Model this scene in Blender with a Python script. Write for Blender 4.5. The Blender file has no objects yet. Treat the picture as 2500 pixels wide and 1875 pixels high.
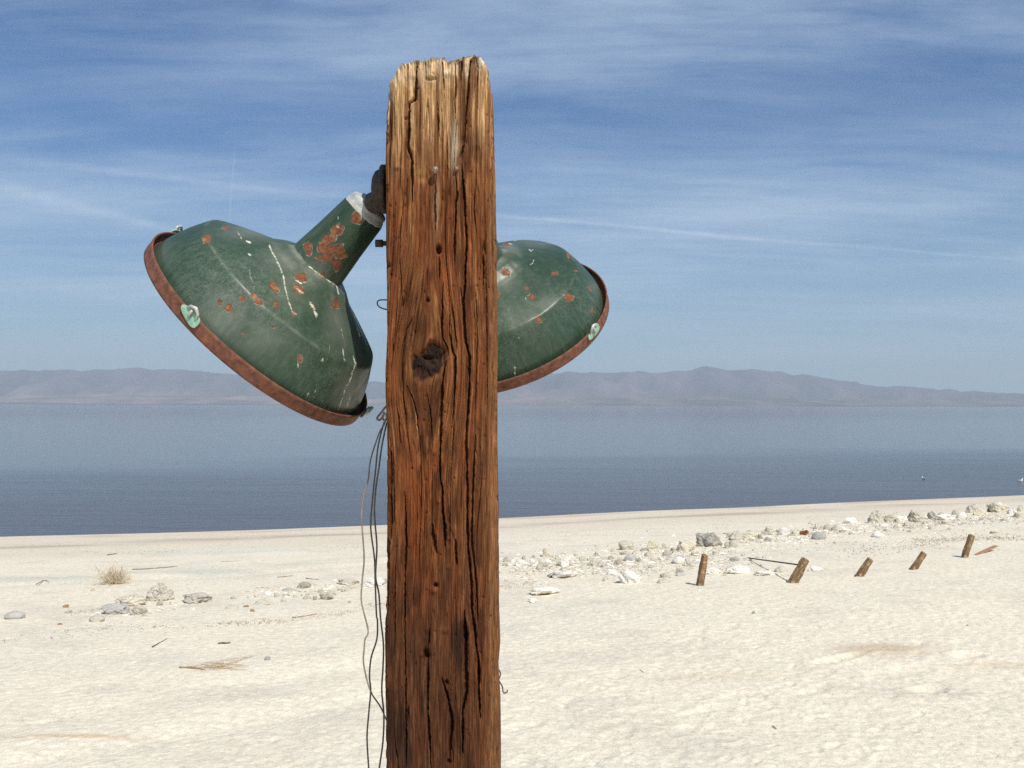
import bpy, bmesh, math, random
import numpy as np
from mathutils import Vector, Matrix, noise as mnoise

random.seed(7); RNG = np.random.RandomState(7)
SC = bpy.context.scene
COL = SC.collection
rad = math.radians

# ------------------------------------------------------------------ camera
FPX = 2400.0                      # focal length in pixels of the 2500 px photograph
EYE = 1.6
PITCH, ROLL = rad(1.25), rad(0.15)
cam_d = bpy.data.cameras.new('camera')
cam_d.sensor_width = 36.0
cam_d.lens = FPX / 2500.0 * 36.0
cam_d.clip_start = 0.05; cam_d.clip_end = 90000.0
cam = bpy.data.objects.new('camera', cam_d); COL.objects.link(cam)
cam.matrix_world = Matrix.Translation((0, 0, EYE)) @ Matrix.Rotation(math.pi / 2 + PITCH, 4, 'X') @ Matrix.Rotation(ROLL, 4, 'Z')
SC.camera = cam

# ------------------------------------------------------------------ light
SUN_AZ, SUN_EL = rad(30), rad(51)          # azimuth from straight behind the camera towards the right
SUN_DIR = Vector((math.sin(SUN_AZ) * math.cos(SUN_EL), -math.cos(SUN_AZ) * math.cos(SUN_EL), math.sin(SUN_EL)))
sun_d = bpy.data.lights.new('sun', 'SUN'); sun_d.energy = 4.9; sun_d.angle = rad(0.53); sun_d.color = (1.0, 0.945, 0.855)
sun = bpy.data.objects.new('sun', sun_d); COL.objects.link(sun)
sun.rotation_euler = SUN_DIR.to_track_quat('Z', 'Y').to_euler()

def photo_dir(px, py):
    """unit world direction of a pixel of the photograph"""
    xr, yr = px - 1250.0, py - 937.5
    c, s = math.cos(ROLL), math.sin(ROLL)
    xi, yi = c * xr + s * yr, -s * xr + c * yr
    d, u = 1.0, -yi / FPX
    y = d * math.cos(PITCH) - u * math.sin(PITCH)
    z = d * math.sin(PITCH) + u * math.cos(PITCH)
    v = Vector((xi / FPX, y, z)); v.normalize(); return v

def photo_px(P):
    """numpy (N,3) world points -> photograph pixels"""
    x, y, z = P[:, 0], P[:, 1], P[:, 2] - EYE
    d = y * math.cos(PITCH) + z * math.sin(PITCH); u = z * math.cos(PITCH) - y * math.sin(PITCH)
    xi, yi = FPX * x / d, -FPX * u / d
    c, s = math.cos(ROLL), math.sin(ROLL)
    return np.stack([1250 + c * xi - s * yi, 937.5 + s * xi + c * yi], 1)

# ---- node helpers
class NT:
    def __init__(s, tree): s.t = tree; s.n = tree.nodes; s.l = tree.links
    def new(s, typ, ins=None, **kw):
        nd = s.n.new(typ)
        for k, v in kw.items(): setattr(nd, k, v)
        if ins:
            for k, v in ins.items():
                if isinstance(v, bpy.types.NodeSocket): s.l.new(v, nd.inputs[k])
                else: nd.inputs[k].default_value = v
        return nd
    def math(s, op, a, b=0.0, c=None, clamp=False):
        ins = {0: a, 1: b}
        if c is not None: ins[2] = c
        return s.new('ShaderNodeMath', ins, operation=op, use_clamp=clamp).outputs[0]
    def vmath(s, op, a, b=(0, 0, 0)):
        nd = s.new('ShaderNodeVectorMath', {0: a, 1: b}, operation=op)
        return nd.outputs['Value'] if op in ('DOT_PRODUCT', 'LENGTH') else nd.outputs[0]
    def noise(s, vec, scale, detail=3.0, rough=0.5, dist=0.0):
        return s.new('ShaderNodeTexNoise', {'Vector': vec, 'Scale': scale, 'Detail': detail, 'Roughness': rough, 'Distortion': dist}).outputs[0]
    def ramp(s, fac, stops):
        nd = s.new('ShaderNodeValToRGB', {0: fac}); cr = nd.color_ramp
        while len(cr.elements) < len(stops): cr.elements.new(0.5)
        for e, (p, c) in zip(cr.elements, stops):
            e.position = p; e.color = (c, c, c, 1) if not isinstance(c, tuple) else (*c, 1)
        return nd.outputs[0]
    def mix(s, fac, a, b, blend='MIX'):
        nd = s.new('ShaderNodeMix', data_type='RGBA', blend_type=blend)
        for k, v in ((0, fac), (6, a), (7, b)):
            if isinstance(v, bpy.types.NodeSocket): s.l.new(v, nd.inputs[k])
            else: nd.inputs[k].default_value = v if k == 0 else (*v, 1)
        return nd.outputs[2]
    def scale(s, vec, sc): return s.vmath('MULTIPLY', vec, sc)
    def attr(s, name, out='Fac'): return s.new('ShaderNodeAttribute', attribute_name=name).outputs[out]
    def mapr(s, v, a, b, c=0.0, d=1.0):
        return s.new('ShaderNodeMapRange', {0: v, 1: a, 2: b, 3: c, 4: d}, clamp=True).outputs[0]

# ------------------------------------------------------------------ sky
world = bpy.data.worlds.new('World'); SC.world = world; world.use_nodes = True
W = NT(world.node_tree); W.n.clear()
sky = W.new('ShaderNodeTexSky', sky_type='NISHITA', sun_disc=False, sun_elevation=SUN_EL, sun_rotation=math.pi - SUN_AZ,
            altitude=0.0, air_density=1.0, dust_density=0.6, ozone_density=2.2)
dirv = W.new('ShaderNodeTexCoord').outputs['Generated']
sep = W.new('ShaderNodeSeparateXYZ', {0: dirv})
zc = W.math('MAXIMUM', sep.outputs[2], 0.0)
den = W.math('ADD', zc, 0.09)
pl = W.new('ShaderNodeCombineXYZ', {0: W.math('DIVIDE', sep.outputs[0], den), 1: W.math('DIVIDE', sep.outputs[1], den), 2: 0.0}).outputs[0]
warp = W.new('ShaderNodeTexNoise', {'Vector': pl, 'Scale': 0.55, 'Detail': 3.0, 'Roughness': 0.5}).outputs['Color']
plw = W.vmath('ADD', pl, W.scale(W.vmath('SUBTRACT', warp, (0.5, 0.5, 0.5)), (0.8, 0.55, 0)))
c1 = W.noise(W.scale(plw, (0.30, 0.62, 1)), 1.35, 8.0, 0.58)
c2 = W.noise(W.scale(plw, (0.5, 3.6, 1)), 1.6, 6.0, 0.6)
c4 = W.noise(W.scale(plw, (1.0, 3.2, 1)), 3.4, 7.0, .72)
c3 = W.noise(W.scale(pl, (0.25, 0.4, 1)), 1.0, 2.0, 0.5)
cl = W.math('ADD', W.math('MULTIPLY', c1, 0.60), W.math('ADD', W.math('ADD', W.math('MULTIPLY', c2, 0.12), W.math('MULTIPLY', c4, .13)), W.math('MULTIPLY', c3, 0.15)))
cl = W.math('POWER', W.mapr(cl, 0.41, 0.60, 0.0, 1.0), 1.1)
band = W.mapr(W.math('ABSOLUTE', W.math('SUBTRACT', W.math('ADD', zc, W.math('MULTIPLY', W.math('SUBTRACT', c3, .5), .10)), .275)), .0, .06, .45, 1.0)
cl = W.math('MULTIPLY', cl, band)
cl = W.math('MULTIPLY', cl, W.mapr(zc, 0.0, 0.12, 0.5, 1.0))
def trail(p0, p1, width, w_end, strength, fade):
    """a condensation trail along the great circle between two directions"""
    a, b = photo_dir(*p0), photo_dir(*p1)
    n = a.cross(b).normalized(); m = (b - a).normalized()
    wob = W.noise(dirv, 9.0, 3.0, 0.6)
    t = W.vmath('DOT_PRODUCT', dirv, tuple(n))
    t = W.math('ADD', t, W.math('MULTIPLY', W.math('SUBTRACT', wob, 0.5), 0.006))
    al = W.mapr(W.vmath('DOT_PRODUCT', dirv, tuple(m)), a.dot(m), b.dot(m))
    wd = W.math('ADD', width, W.math('MULTIPLY', al, w_end - width))
    q = W.math('DIVIDE', t, wd); g = W.math('POWER', 2.718, W.math('MULTIPLY', W.math('MULTIPLY', q, q), -1.0))
    al2 = W.vmath('DOT_PRODUCT', dirv, tuple(m))
    L0, L1 = a.dot(m), b.dot(m)
    win = W.math('MULTIPLY', W.mapr(al2, L0 - fade, L0 + fade), W.mapr(al2, L1 - fade, L1 + fade, 1.0, 0.0))
    tex = W.mapr(W.noise(dirv, 55.0, 4.0, 0.65), 0.3, 0.7, 0.35, 1.0)
    return W.math('MULTIPLY', W.math('MULTIPLY', g, win), W.math('MULTIPLY', tex, strength))
tr = trail((1190, 524), (1850, 583), 0.0017, 0.0024, 0.50, 0.05)
for args in (((1700, 573), (2470, 632), 0.0026, 0.0014, 0.38, 0.08), ((-60, 440), (440, 568), 0.008, 0.0030, 0.42, 0.06),
             ((120, 402), (900, 487), 0.0035, 0.0025, 0.28, 0.08), ((575, 375), (560, 545), 0.0009, 0.0010, 0.22, 0.015)):
    tr = W.math('ADD', tr, trail(*args))
SKY_HAZE = W.math('POWER', W.mapr(zc, 0.0, 0.32, 0.85, 0.0), 1.6)
skyc = W.mix(1.0, sky.outputs[0], (0.40, 0.76, 1.16), 'MULTIPLY')
skyc = W.mix(SKY_HAZE, skyc, (6.1, 8.0, 9.3))
skyc = W.mix(W.math('MULTIPLY', cl, 0.74), skyc, (6.3, 8.0, 10.2))
skyc = W.mix(W.math('MINIMUM', tr, 1.0), skyc, (8.0, 9.3, 11.0))
bg = W.new('ShaderNodeBackground', {'Color': skyc, 'Strength': 0.080})
W.new('ShaderNodeOutputWorld', {'Surface': bg.outputs[0]})

SC.view_settings.view_transform = 'Standard'; SC.view_settings.look = 'None'
SC.view_settings.gamma = 1.0; SC.view_settings.use_curve_mapping = False
SC.view_settings.exposure = 0.0
SC.cycles.max_bounces = 6; SC.cycles.volume_bounces = 0
SC.cycles.use_denoising = False

# ------------------------------------------------------------------ helpers
def h2(ix, iy, seed):
    h = (ix.astype(np.int64) * 374761393 + iy.astype(np.int64) * 668265263 + seed * 1442695041) & 0xffffffff
    h = ((h ^ (h >> 13)) * 1274126177) & 0xffffffff
    return ((h ^ (h >> 16)) & 0xffffff) / float(0xffffff)

def vn(x, y, seed=0):
    """value noise 0..1"""
    x = np.asarray(x, float); y = np.asarray(y, float)
    x, y = np.broadcast_arrays(x, y)
    ix, iy = np.floor(x), np.floor(y); fx, fy = x - ix, y - iy
    fx = fx * fx * (3 - 2 * fx); fy = fy * fy * (3 - 2 * fy)
    ix = ix.astype(np.int64); iy = iy.astype(np.int64)
    a = h2(ix, iy, seed); b = h2(ix + 1, iy, seed); c = h2(ix, iy + 1, seed); d = h2(ix + 1, iy + 1, seed)
    return (a * (1 - fx) + b * fx) * (1 - fy) + (c * (1 - fx) + d * fx) * fy

def fbm(x, y, seed=0, o=4, g=0.5):
    s = 0; a = 1; t = 0
    for k in range(o):
        s = s + a * vn(x * 2 ** k + 17.3 * k, y * 2 ** k + 9.1 * k, seed + k); t += a; a *= g
    return s / t

def sstep(a, b, x):
    t = np.clip((x - a) / (b - a), 0, 1); return t * t * (3 - 2 * t)

def link(me, name, mat=None, parent=None, loc=None):
    o = bpy.data.objects.new(name, me); COL.objects.link(o)
    if mat and not me.materials: me.materials.append(mat)
    if parent: o.parent = parent
    if loc is not None: o.location = loc
    return o

def tag(o, label=None, cat=None, group=None, kind=None):
    if label: o['label'] = label
    if cat: o['category'] = cat
    if group: o['group'] = group
    if kind: o['kind'] = kind
    return o

def empty(name, loc=(0, 0, 0)):
    o = bpy.data.objects.new(name, None); COL.objects.link(o); o.location = loc; o.empty_display_size = 0.05; return o

def np_mesh(name, V, Fc, smooth=True, attrs=None):
    """V (n,3); Fc list of (k,4)/(k,3) int arrays"""
    if not isinstance(Fc, (list, tuple)): Fc = [Fc]
    me = bpy.data.meshes.new(name)
    me.vertices.add(len(V)); me.vertices.foreach_set('co', np.ascontiguousarray(V, dtype=np.float32).ravel())
    li = np.concatenate([f.ravel() for f in Fc]).astype(np.int32)
    ct = np.concatenate([np.full(len(f), f.shape[1]) for f in Fc]).astype(np.int32)
    st = np.concatenate([[0], np.cumsum(ct)[:-1]]).astype(np.int32)
    me.loops.add(len(li)); me.loops.foreach_set('vertex_index', li)
    me.polygons.add(len(ct)); me.polygons.foreach_set('loop_start', st); me.polygons.foreach_set('loop_total', ct)
    me.update(calc_edges=True)
    me.polygons.foreach_set('use_smooth', np.full(len(ct), smooth))
    for k, a in (attrs or {}).items():
        if a.ndim == 1:
            at = me.attributes.new(k, 'FLOAT', 'POINT'); at.data.foreach_set('value', a.astype(np.float32))
        elif a.shape[1] == 4:
            at = me.attributes.new(k, 'FLOAT_COLOR', 'POINT'); at.data.foreach_set('color', a.astype(np.float32).ravel())
        else:
            at = me.attributes.new(k, 'FLOAT_VECTOR', 'POINT'); at.data.foreach_set('vector', a.astype(np.float32).ravel())
    return me

def grid_faces(nr, nc, wrap=False, flip=False):
    r = np.arange(nr - 1)[:, None]; c = np.arange(nc if wrap else nc - 1)[None, :]
    c2 = (c + 1) % nc
    a, b, d, e = r * nc + c, r * nc + c2, (r + 1) * nc + c2, (r + 1) * nc + c
    f = np.stack(np.broadcast_arrays(a, b, d, e), -1).reshape(-1, 4)
    return f[:, ::-1] if flip else f

def catmull(P, n):
    P = [Vector(p) for p in P]; P = [2 * P[0] - P[1]] + P + [2 * P[-1] - P[-2]]; out = []
    for i in range(1, len(P) - 2):
        for k in range(n):
            t = k / n; a, b, c, d = P[i - 1], P[i], P[i + 1], P[i + 2]
            out.append(0.5 * ((2 * b) + (c - a) * t + (2 * a - 5 * b + 4 * c - d) * t * t + (3 * b - a - 3 * c + d) * t ** 3))
    out.append(P[-2]); return out

def tube_arrays(path, radii, ns=8, cap=True):
    path = [Vector(p) for p in path]; n = len(path)
    if not hasattr(radii, '__len__'): radii = [radii] * n
    V = []; up = Vector((0.3, 0.2, 0.93))
    for i, p in enumerate(path):
        t = (path[min(i + 1, n - 1)] - path[max(i - 1, 0)]).normalized()
        a = t.cross(up)
        if a.length < 1e-3: a = t.cross(Vector((1, 0, 0)))
        a.normalize(); b = t.cross(a); up = a.cross(t)
        for k in range(ns):
            w = 2 * math.pi * k / ns
            V.append(p + radii[i] * (math.cos(w) * a + math.sin(w) * b))
    F = grid_faces(n, ns, True)
    V = np.array([tuple(v) for v in V])
    Fs = [F]
    if cap:
        V = np.vstack([V, np.array(path[0])[None], np.array(path[-1])[None]])
        k = np.arange(ns); kn = (k + 1) % ns
        Fs.append(np.stack([np.full(ns, n * ns), kn, k], 1))
        Fs.append(np.stack([np.full(ns, n * ns + 1), (n - 1) * ns + k, (n - 1) * ns + kn], 1))
    return V, Fs

def join(parts):
    V = []; Q = []; T = []; off = 0
    for v, fs in parts:
        V.append(v)
        for f in fs: (Q if f.shape[1] == 4 else T).append(f + off)
        off += len(v)
    F = []
    if Q: F.append(np.concatenate(Q))
    if T: F.append(np.concatenate(T))
    return np.vstack(V), F

def tube_obj(name, path, r, mat, parent=None, ns=8):
    V, F = tube_arrays(path, r, ns); return link(np_mesh(name, V, F), name, mat, parent)

def principled(name):
    m = bpy.data.materials.new(name); m.use_nodes = True; N = NT(m.node_tree)
    return m, N, N.n['Principled BSDF']

def simple_mat(name, c1, c2, rough=0.7, scale=20, bump=0.3, metal=0.0, detail=5, dist=0.01):
    m, N, B = principled(name)
    pos = N.new('ShaderNodeTexCoord').outputs['Object']
    f = N.noise(pos, scale, detail, 0.6)
    N.l.new(N.mix(N.mapr(f, 0.32, 0.68), c1, c2), B.inputs['Base Color'])
    B.inputs['Roughness'].default_value = rough; B.inputs['Metallic'].default_value = metal
    bp = N.new('ShaderNodeBump', {'Strength': bump, 'Distance': dist, 'Height': N.noise(pos, scale * 2.3, detail, 0.65)})
    N.l.new(bp.outputs[0], B.inputs['Normal'])
    return m

# ------------------------------------------------------------------ terrain shape
WATER_Z = -1.3
SHORE_PX = [(0, 1311), (230, 1306), (450, 1300), (700, 1292), (943, 1283), (1220, 1266), (1532, 1251), (1850, 1238), (2173, 1223), (2500, 1209)]
_sh = []
for px, py in SHORE_PX:
    d = photo_dir(px, py); t = (WATER_Z - EYE) / d.z; _sh.append((d.x * t, d.y * t))
_sx = np.array([p[0] for p in _sh]); _sy = np.array([p[1] for p in _sh])
_c = np.polyfit(_sx, _sy, 2)
SL = 0.40
def shore_y(x):
    m = np.interp(x, _sx, _sy)
    q = m
    q = np.where(x < _sx[0], _sy[0] + (x - _sx[0]) * SL, q)
    q = np.where(x > _sx[-1], _sy[-1] + (x - _sx[-1]) * SL, q)
    return q
def shore_s(x, y):
    return (shore_y(x) - y) * math.cos(math.atan(SL))
Z_S = np.array([-400, -40, -6, 0, 1.5, 4, 7, 12, 17, 22, 60, 4000, 60000.])
Z_Z = np.array([-2.6, -2.5, -1.75, -1.3, -1.13, -0.93, -0.74, -0.42, -0.14, 0.0, 0.05, 3.0, 6.0])
def ground_z(x, y):
    s = shore_s(x, y)
    return np.interp(s, Z_S, Z_Z) + 0.03 * (fbm(x / 3.1, y / 2.3, 5, 3) - 0.5) * np.clip(s / 3, 0, 1)

def on_ground(px, py):
    d = photo_dir(px, py); t = 3.0
    for _ in range(4000):
        p = Vector((0, 0, EYE)) + d * t
        if p.z <= float(ground_z(np.array(p.x), np.array(p.y))): break
        t *= 1.0015
    return p, t

# ground mesh: polar sheet, dense inside the view
def build_ground():
    th = np.concatenate([np.linspace(-180, -34, 74)[:-1], np.linspace(-34, 34, 760), np.linspace(34, 180, 74)[1:-1]])
    r = np.concatenate([np.linspace(0.25, 3.6, 14)[:-1], np.geomspace(3.6, 12, 560)[:-1], np.geomspace(12, 42, 230)[:-1], np.geomspace(42, 25800, 60)])
    T, R = np.meshgrid(np.radians(th), r)
    x, y = R * np.sin(T), R * np.cos(T)
    z = ground_z(x, y); s = shore_s(x, y)
    near = np.clip(1 - (R - 14) / 14, 0, 1) * (R < 45)
    rgt = sstep(-1.5, 2.0, x)
    # wind and foot churned surface
    wx, wy = x + 0.1 * (vn(x / .4, y / .4, 3) - .5), y
    d = 0.006 * (fbm(wx / 0.42, wy / 0.42, 11, 3) - .5) + (0.006 + 0.004 * rgt) * (fbm(wx / 0.065, wy / 0.08, 12, 3) - .5) \
        + 0.008 * (fbm(x / 0.03, y / 0.035, 14, 2) - .5)
    d = d * sstep(0.3, 2.0, s) * np.clip(near, 0, 1) + 0.03 * (fbm(x / 1.3, y / 0.9, 15, 3) - .5) * sstep(.5, 3, s) * near
    # footprints
    fr = np.random.RandomState(21)
    def pit(cx, cy, a, b, ang, dep):
        m = (np.abs(x - cx) < 0.5) & (np.abs(y - cy) < 0.5)
        if not m.any(): return
        dx, dy = x[m] - cx, y[m] - cy; c, s_ = math.cos(ang), math.sin(ang)
        q = np.sqrt(((c * dx + s_ * dy) / a) ** 2 + ((-s_ * dx + c * dy) / b) ** 2)
        q = q + 0.25 * (vn(x[m] * 30, y[m] * 30, 5) - .5)
        d[m] += -dep * np.exp(-q ** 3.0) + dep * 0.25 * np.exp(-((q - 1.35) / .32) ** 2)
    for k in range(1100):
        cy = fr.uniform(3.9, 11.5); cx = cy * fr.uniform(-.55, .56)
        w = 1.0 if cx > -0.3 else 0.16
        if fr.rand() > w: continue
        pit(cx, cy, fr.uniform(.02, .075), fr.uniform(.014, .032), fr.uniform(.2, 1.9), fr.uniform(.003, .008))
    for x0, y0, x1, y1, n in ((-.1, 4.4, 3.2, 7.2, 15), (.2, 5.3, 2.6, 9.5, 14), (-.2, 5.0, 1.7, 5.9, 7)):
        for k in range(n):
            t = k / (n - 1); sd = .06 if k % 2 else -.06
            pit(x0 + (x1 - x0) * t - sd, y0 + (y1 - y0) * t + sd, .13, .055, math.atan2(y1 - y0, x1 - x0) + .1, .007)
    # a dug hollow with thrown-up sand at the right
    for px, py, a, b, dep in ((2270, 1680, .13, .07, .028), (2200, 1640, .24, .10, .012), (2360, 1605, .11, .08, .03), (2050, 1610, .22, .06, .02)):
        p, _ = on_ground(px, py); pit(p.x, p.y, a, b, .5, dep)
    p, _ = on_ground(2260, 1600); m = np.exp(-(((x - p.x) / .55) ** 2 + ((y - p.y) / .35) ** 2)); d += .02 * m
    # low ridges and ruts running with the shore
    for s0, a, w in ((3.3, .05, .5), (1.6, .03, .35), (5.4, .03, .5)):
        d += a * np.exp(-((s - s0 - .8 * (vn(x / 3, x * 0, 31) - .5)) / w) ** 2)
    for s0, a, w in ((17.2, -.03, .30), (18.1, -.025, .22), (10.4, -0.03, .25)):
        d += a * np.exp(-((s - s0 - .7 * (vn(x / 4, x * 0, 33) - .5)) / w) ** 2) * near * (x < -.5)
    z = z + d
    # pigment of the sand
    base = np.array([0.790, 0.715, 0.570]); col = np.tile(base, (*x.shape, 1))
    def tint(mask, c, k): 
        mm = np.clip(mask * k, 0, 1)[..., None]; col[...] = col * (1 - mm) + np.array(c) * mm
    n1 = fbm(x / 2.2, y / 1.4, 41, 4); n2 = fbm(x / .5, y / .4, 42, 4)
    tint(sstep(.45, .75, n1), (0.745, 0.69, 0.565), .7)
    tint(sstep(.5, .75, n2), (0.64, 0.575, 0.475), .5)
    coarse = sstep(8.0, 5.0, s + 1.2 * (n1 - .5)) * sstep(-1, 1.0, s)
    tint(coarse, (0.64, 0.56, 0.45), .75)
    tint(np.exp(-((s - 4.6 - 1.2 * (vn(x / 5, x * 0, 51) - .5)) / .45) ** 2) * sstep(.3, .6, fbm(x / 3, y / .6, 52)), (0.36, 0.30, 0.23), .65)
    tint(np.exp(-((s - 1.9 - .9 * (vn(x / 4, x * 0, 53) - .5)) / .5) ** 2) * sstep(.35, .65, fbm(x / 2, y / .5, 54)), (0.40, 0.33, 0.26), .5)
    tint(sstep(.25, -.15, s + .15 * (n2 - .5)), (0.25, 0.20, 0.16), .8)                       # wet margin
    tint(np.exp(-((s - 9.3 - 1.5 * (vn(x / 4, x * 0, 55) - .5)) / .5) ** 2) * sstep(.45, .7, fbm(x / 1.5, y / .5, 56)) * (x < 1), (0.50, 0.52, 0.45), .6)
    for px, py, wx_, wy_, c, k in ((555, 1341, 2.1, .30, (.68, .68, .50), .6), (530, 1349, 1.5, .20, (.58, .63, .64), .6),
                                   (2150, 1590, .35, .22, (.55, .43, .29), .8), (1750, 1655, .5, .12, (.62, .52, .36), .45), (160, 1792, .35, .03, (.60, .42, .22), .7),
                                   (2260, 1690, .35, .12, (.40, .35, .30), .4), (2440, 1625, .4, .1, (.6, .5, .34), .5)):
        p, _ = on_ground(px, py); m = np.exp(-(((x - p.x) / wx_) ** 2 + ((y - p.y) / wy_) ** 2) ** 1.5) * (0.6 + .8 * n2)
        tint(m, c, k)
    V = np.stack([x, y, z], -1).reshape(-1, 3)
    colv = np.concatenate([col.reshape(-1, 3), np.ones((x.size, 1))], 1)
    F = grid_faces(len(r), len(th), True, flip=True)
    # close the middle
    V = np.vstack([V, [[0, 0, 0]]]); colv = np.vstack([colv, [[*base, 1]]]); k = np.arange(len(th)); c = len(V) - 1
    Fc = np.stack([k, np.full(len(th), c), (k + 1) % len(th)], 1)
    m, N, B = principled('sand')
    pos = N.new('ShaderNodeNewGeometry').outputs['Position']
    cc = N.attr('col', 'Color')
    sp = N.noise(pos, 85.0, 3.0, 0.7); sp2 = N.noise(pos, 19.0, 4.0, 0.65)
    cc = N.mix(1.0, cc, N.mix(N.mapr(sp2, .3, .7), (0.80, 0.79, 0.77), (1.07, 1.07, 1.07)), 'MULTIPLY')
    cc = N.mix(N.mapr(sp, .32, .44, .6, 0.0), cc, (0.30, 0.24, 0.18))
    sp3 = N.noise(N.scale(pos, (1, 1, 1)), 38.0, 3.0, 0.6); cc = N.mix(N.mapr(sp3, .27, .35, .5, 0.0), cc, (0.34, 0.28, 0.22))
    cc = N.mix(N.mapr(sp, .60, .70, 0, .5), cc, (0.78, 0.72, 0.62))
    N.l.new(cc, B.inputs['Base Color']); B.inputs['Roughness'].default_value = 0.95
    B.inputs['Specular IOR Level'].default_value = 0.2
    hh = N.math('ADD', N.math('MULTIPLY', N.noise(pos, 60.0, 5.0, .7), 1.0), N.math('MULTIPLY', N.noise(pos, 14.0, 4.0, .6), 1.4))
    bp = N.new('ShaderNodeBump', {'Strength': 0.55, 'Distance': 0.012, 'Height': hh})
    N.l.new(bp.outputs[0], B.inputs['Normal'])
    g = link(np_mesh('sand_beach', V, [F, Fc[:, ::-1]], True, {'col': colv}), 'sand_beach', m)
    return tag(g, 'pale shell sand beach sloping down to the lake', kind='structure')
build_ground()

# lake
def build_lake():
    n = 128; k = np.arange(n); a = 2 * np.pi * k / n
    V = np.stack([25800 * np.cos(a), 25800 * np.sin(a), np.full(n, WATER_Z)], 1)
    rings = [V]
    for rr in (6000, 1200, 240, 60): rings.append(np.stack([rr * np.cos(a), rr * np.sin(a), np.full(n, WATER_Z)], 1))
    V = np.vstack(rings + [np.array([[0, 0, WATER_Z]])])
    F = grid_faces(5, n, True); c = len(V) - 1
    Fc = np.stack([4 * n + k, 4 * n + (k + 1) % n, np.full(n, c)], 1)
    m, N, B = principled('lake_water')
    pos = N.new('ShaderNodeNewGeometry').outputs['Position']
    sp = N.new('ShaderNodeSeparateXYZ', {0: pos})
    B.inputs['Base Color'].default_value = (0.090, 0.096, 0.112, 1)
    B.inputs['IOR'].default_value = 1.333
    # breeze line: ruffled close to the shore, calmer beyond
    edge = N.math('ADD', sp.outputs[1], N.math('MULTIPLY', N.noise(N.scale(pos, (.02, .08, 0)), 1.0, 3.0, .5), 38.0))
    edge = N.math('SUBTRACT', edge, N.math('MULTIPLY', sp.outputs[0], 0.42))
    ruff = N.mapr(edge, 42.0, 82.0, .95, 0.0)
    far = N.mapr(sp.outputs[1], 45.0, 260.0, 0.13, 0.01)
    w1 = N.noise(N.scale(pos, (0.55, 1.7, 1)), 2.2, 4.0, .65, 0.3)
    w2 = N.noise(N.scale(pos, (0.12, 0.5, 1)), 1.0, 3.0, .55)
    w3 = N.noise(N.scale(pos, (0.035, 0.28, 1)), 1.0, 5.0, .7)
    hh = N.math('ADD', N.math('MULTIPLY', w1, .12), N.math('ADD', N.math('MULTIPLY', w2, .16), N.math('ADD', N.math('MULTIPLY', w3, .30), N.math('MULTIPLY', N.noise(N.scale(pos, (0.22, 0.85, 1)), 1.0, 3.0, .6), .16))))
    st = N.math('MAXIMUM', ruff, far)
    bp = N.new('ShaderNodeBump', {'Strength': N.math('MULTIPLY', st, 1.0), 'Distance': 1.0, 'Height': hh})
    N.l.new(bp.outputs[0], B.inputs['Normal'])
    N.l.new(N.math('ADD', N.math('MULTIPLY', ruff, .16), 0.10), B.inputs['Roughness'])
    o = link(np_mesh('lake_water', V, [F, Fc]), 'lake_water', m)
    # normals up
    if o.data.polygons[0].normal.z < 0: o.data.flip_normals()
    tag(o, 'calm blue grey lake reaching to the far mountains', kind='structure')
build_lake()

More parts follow.
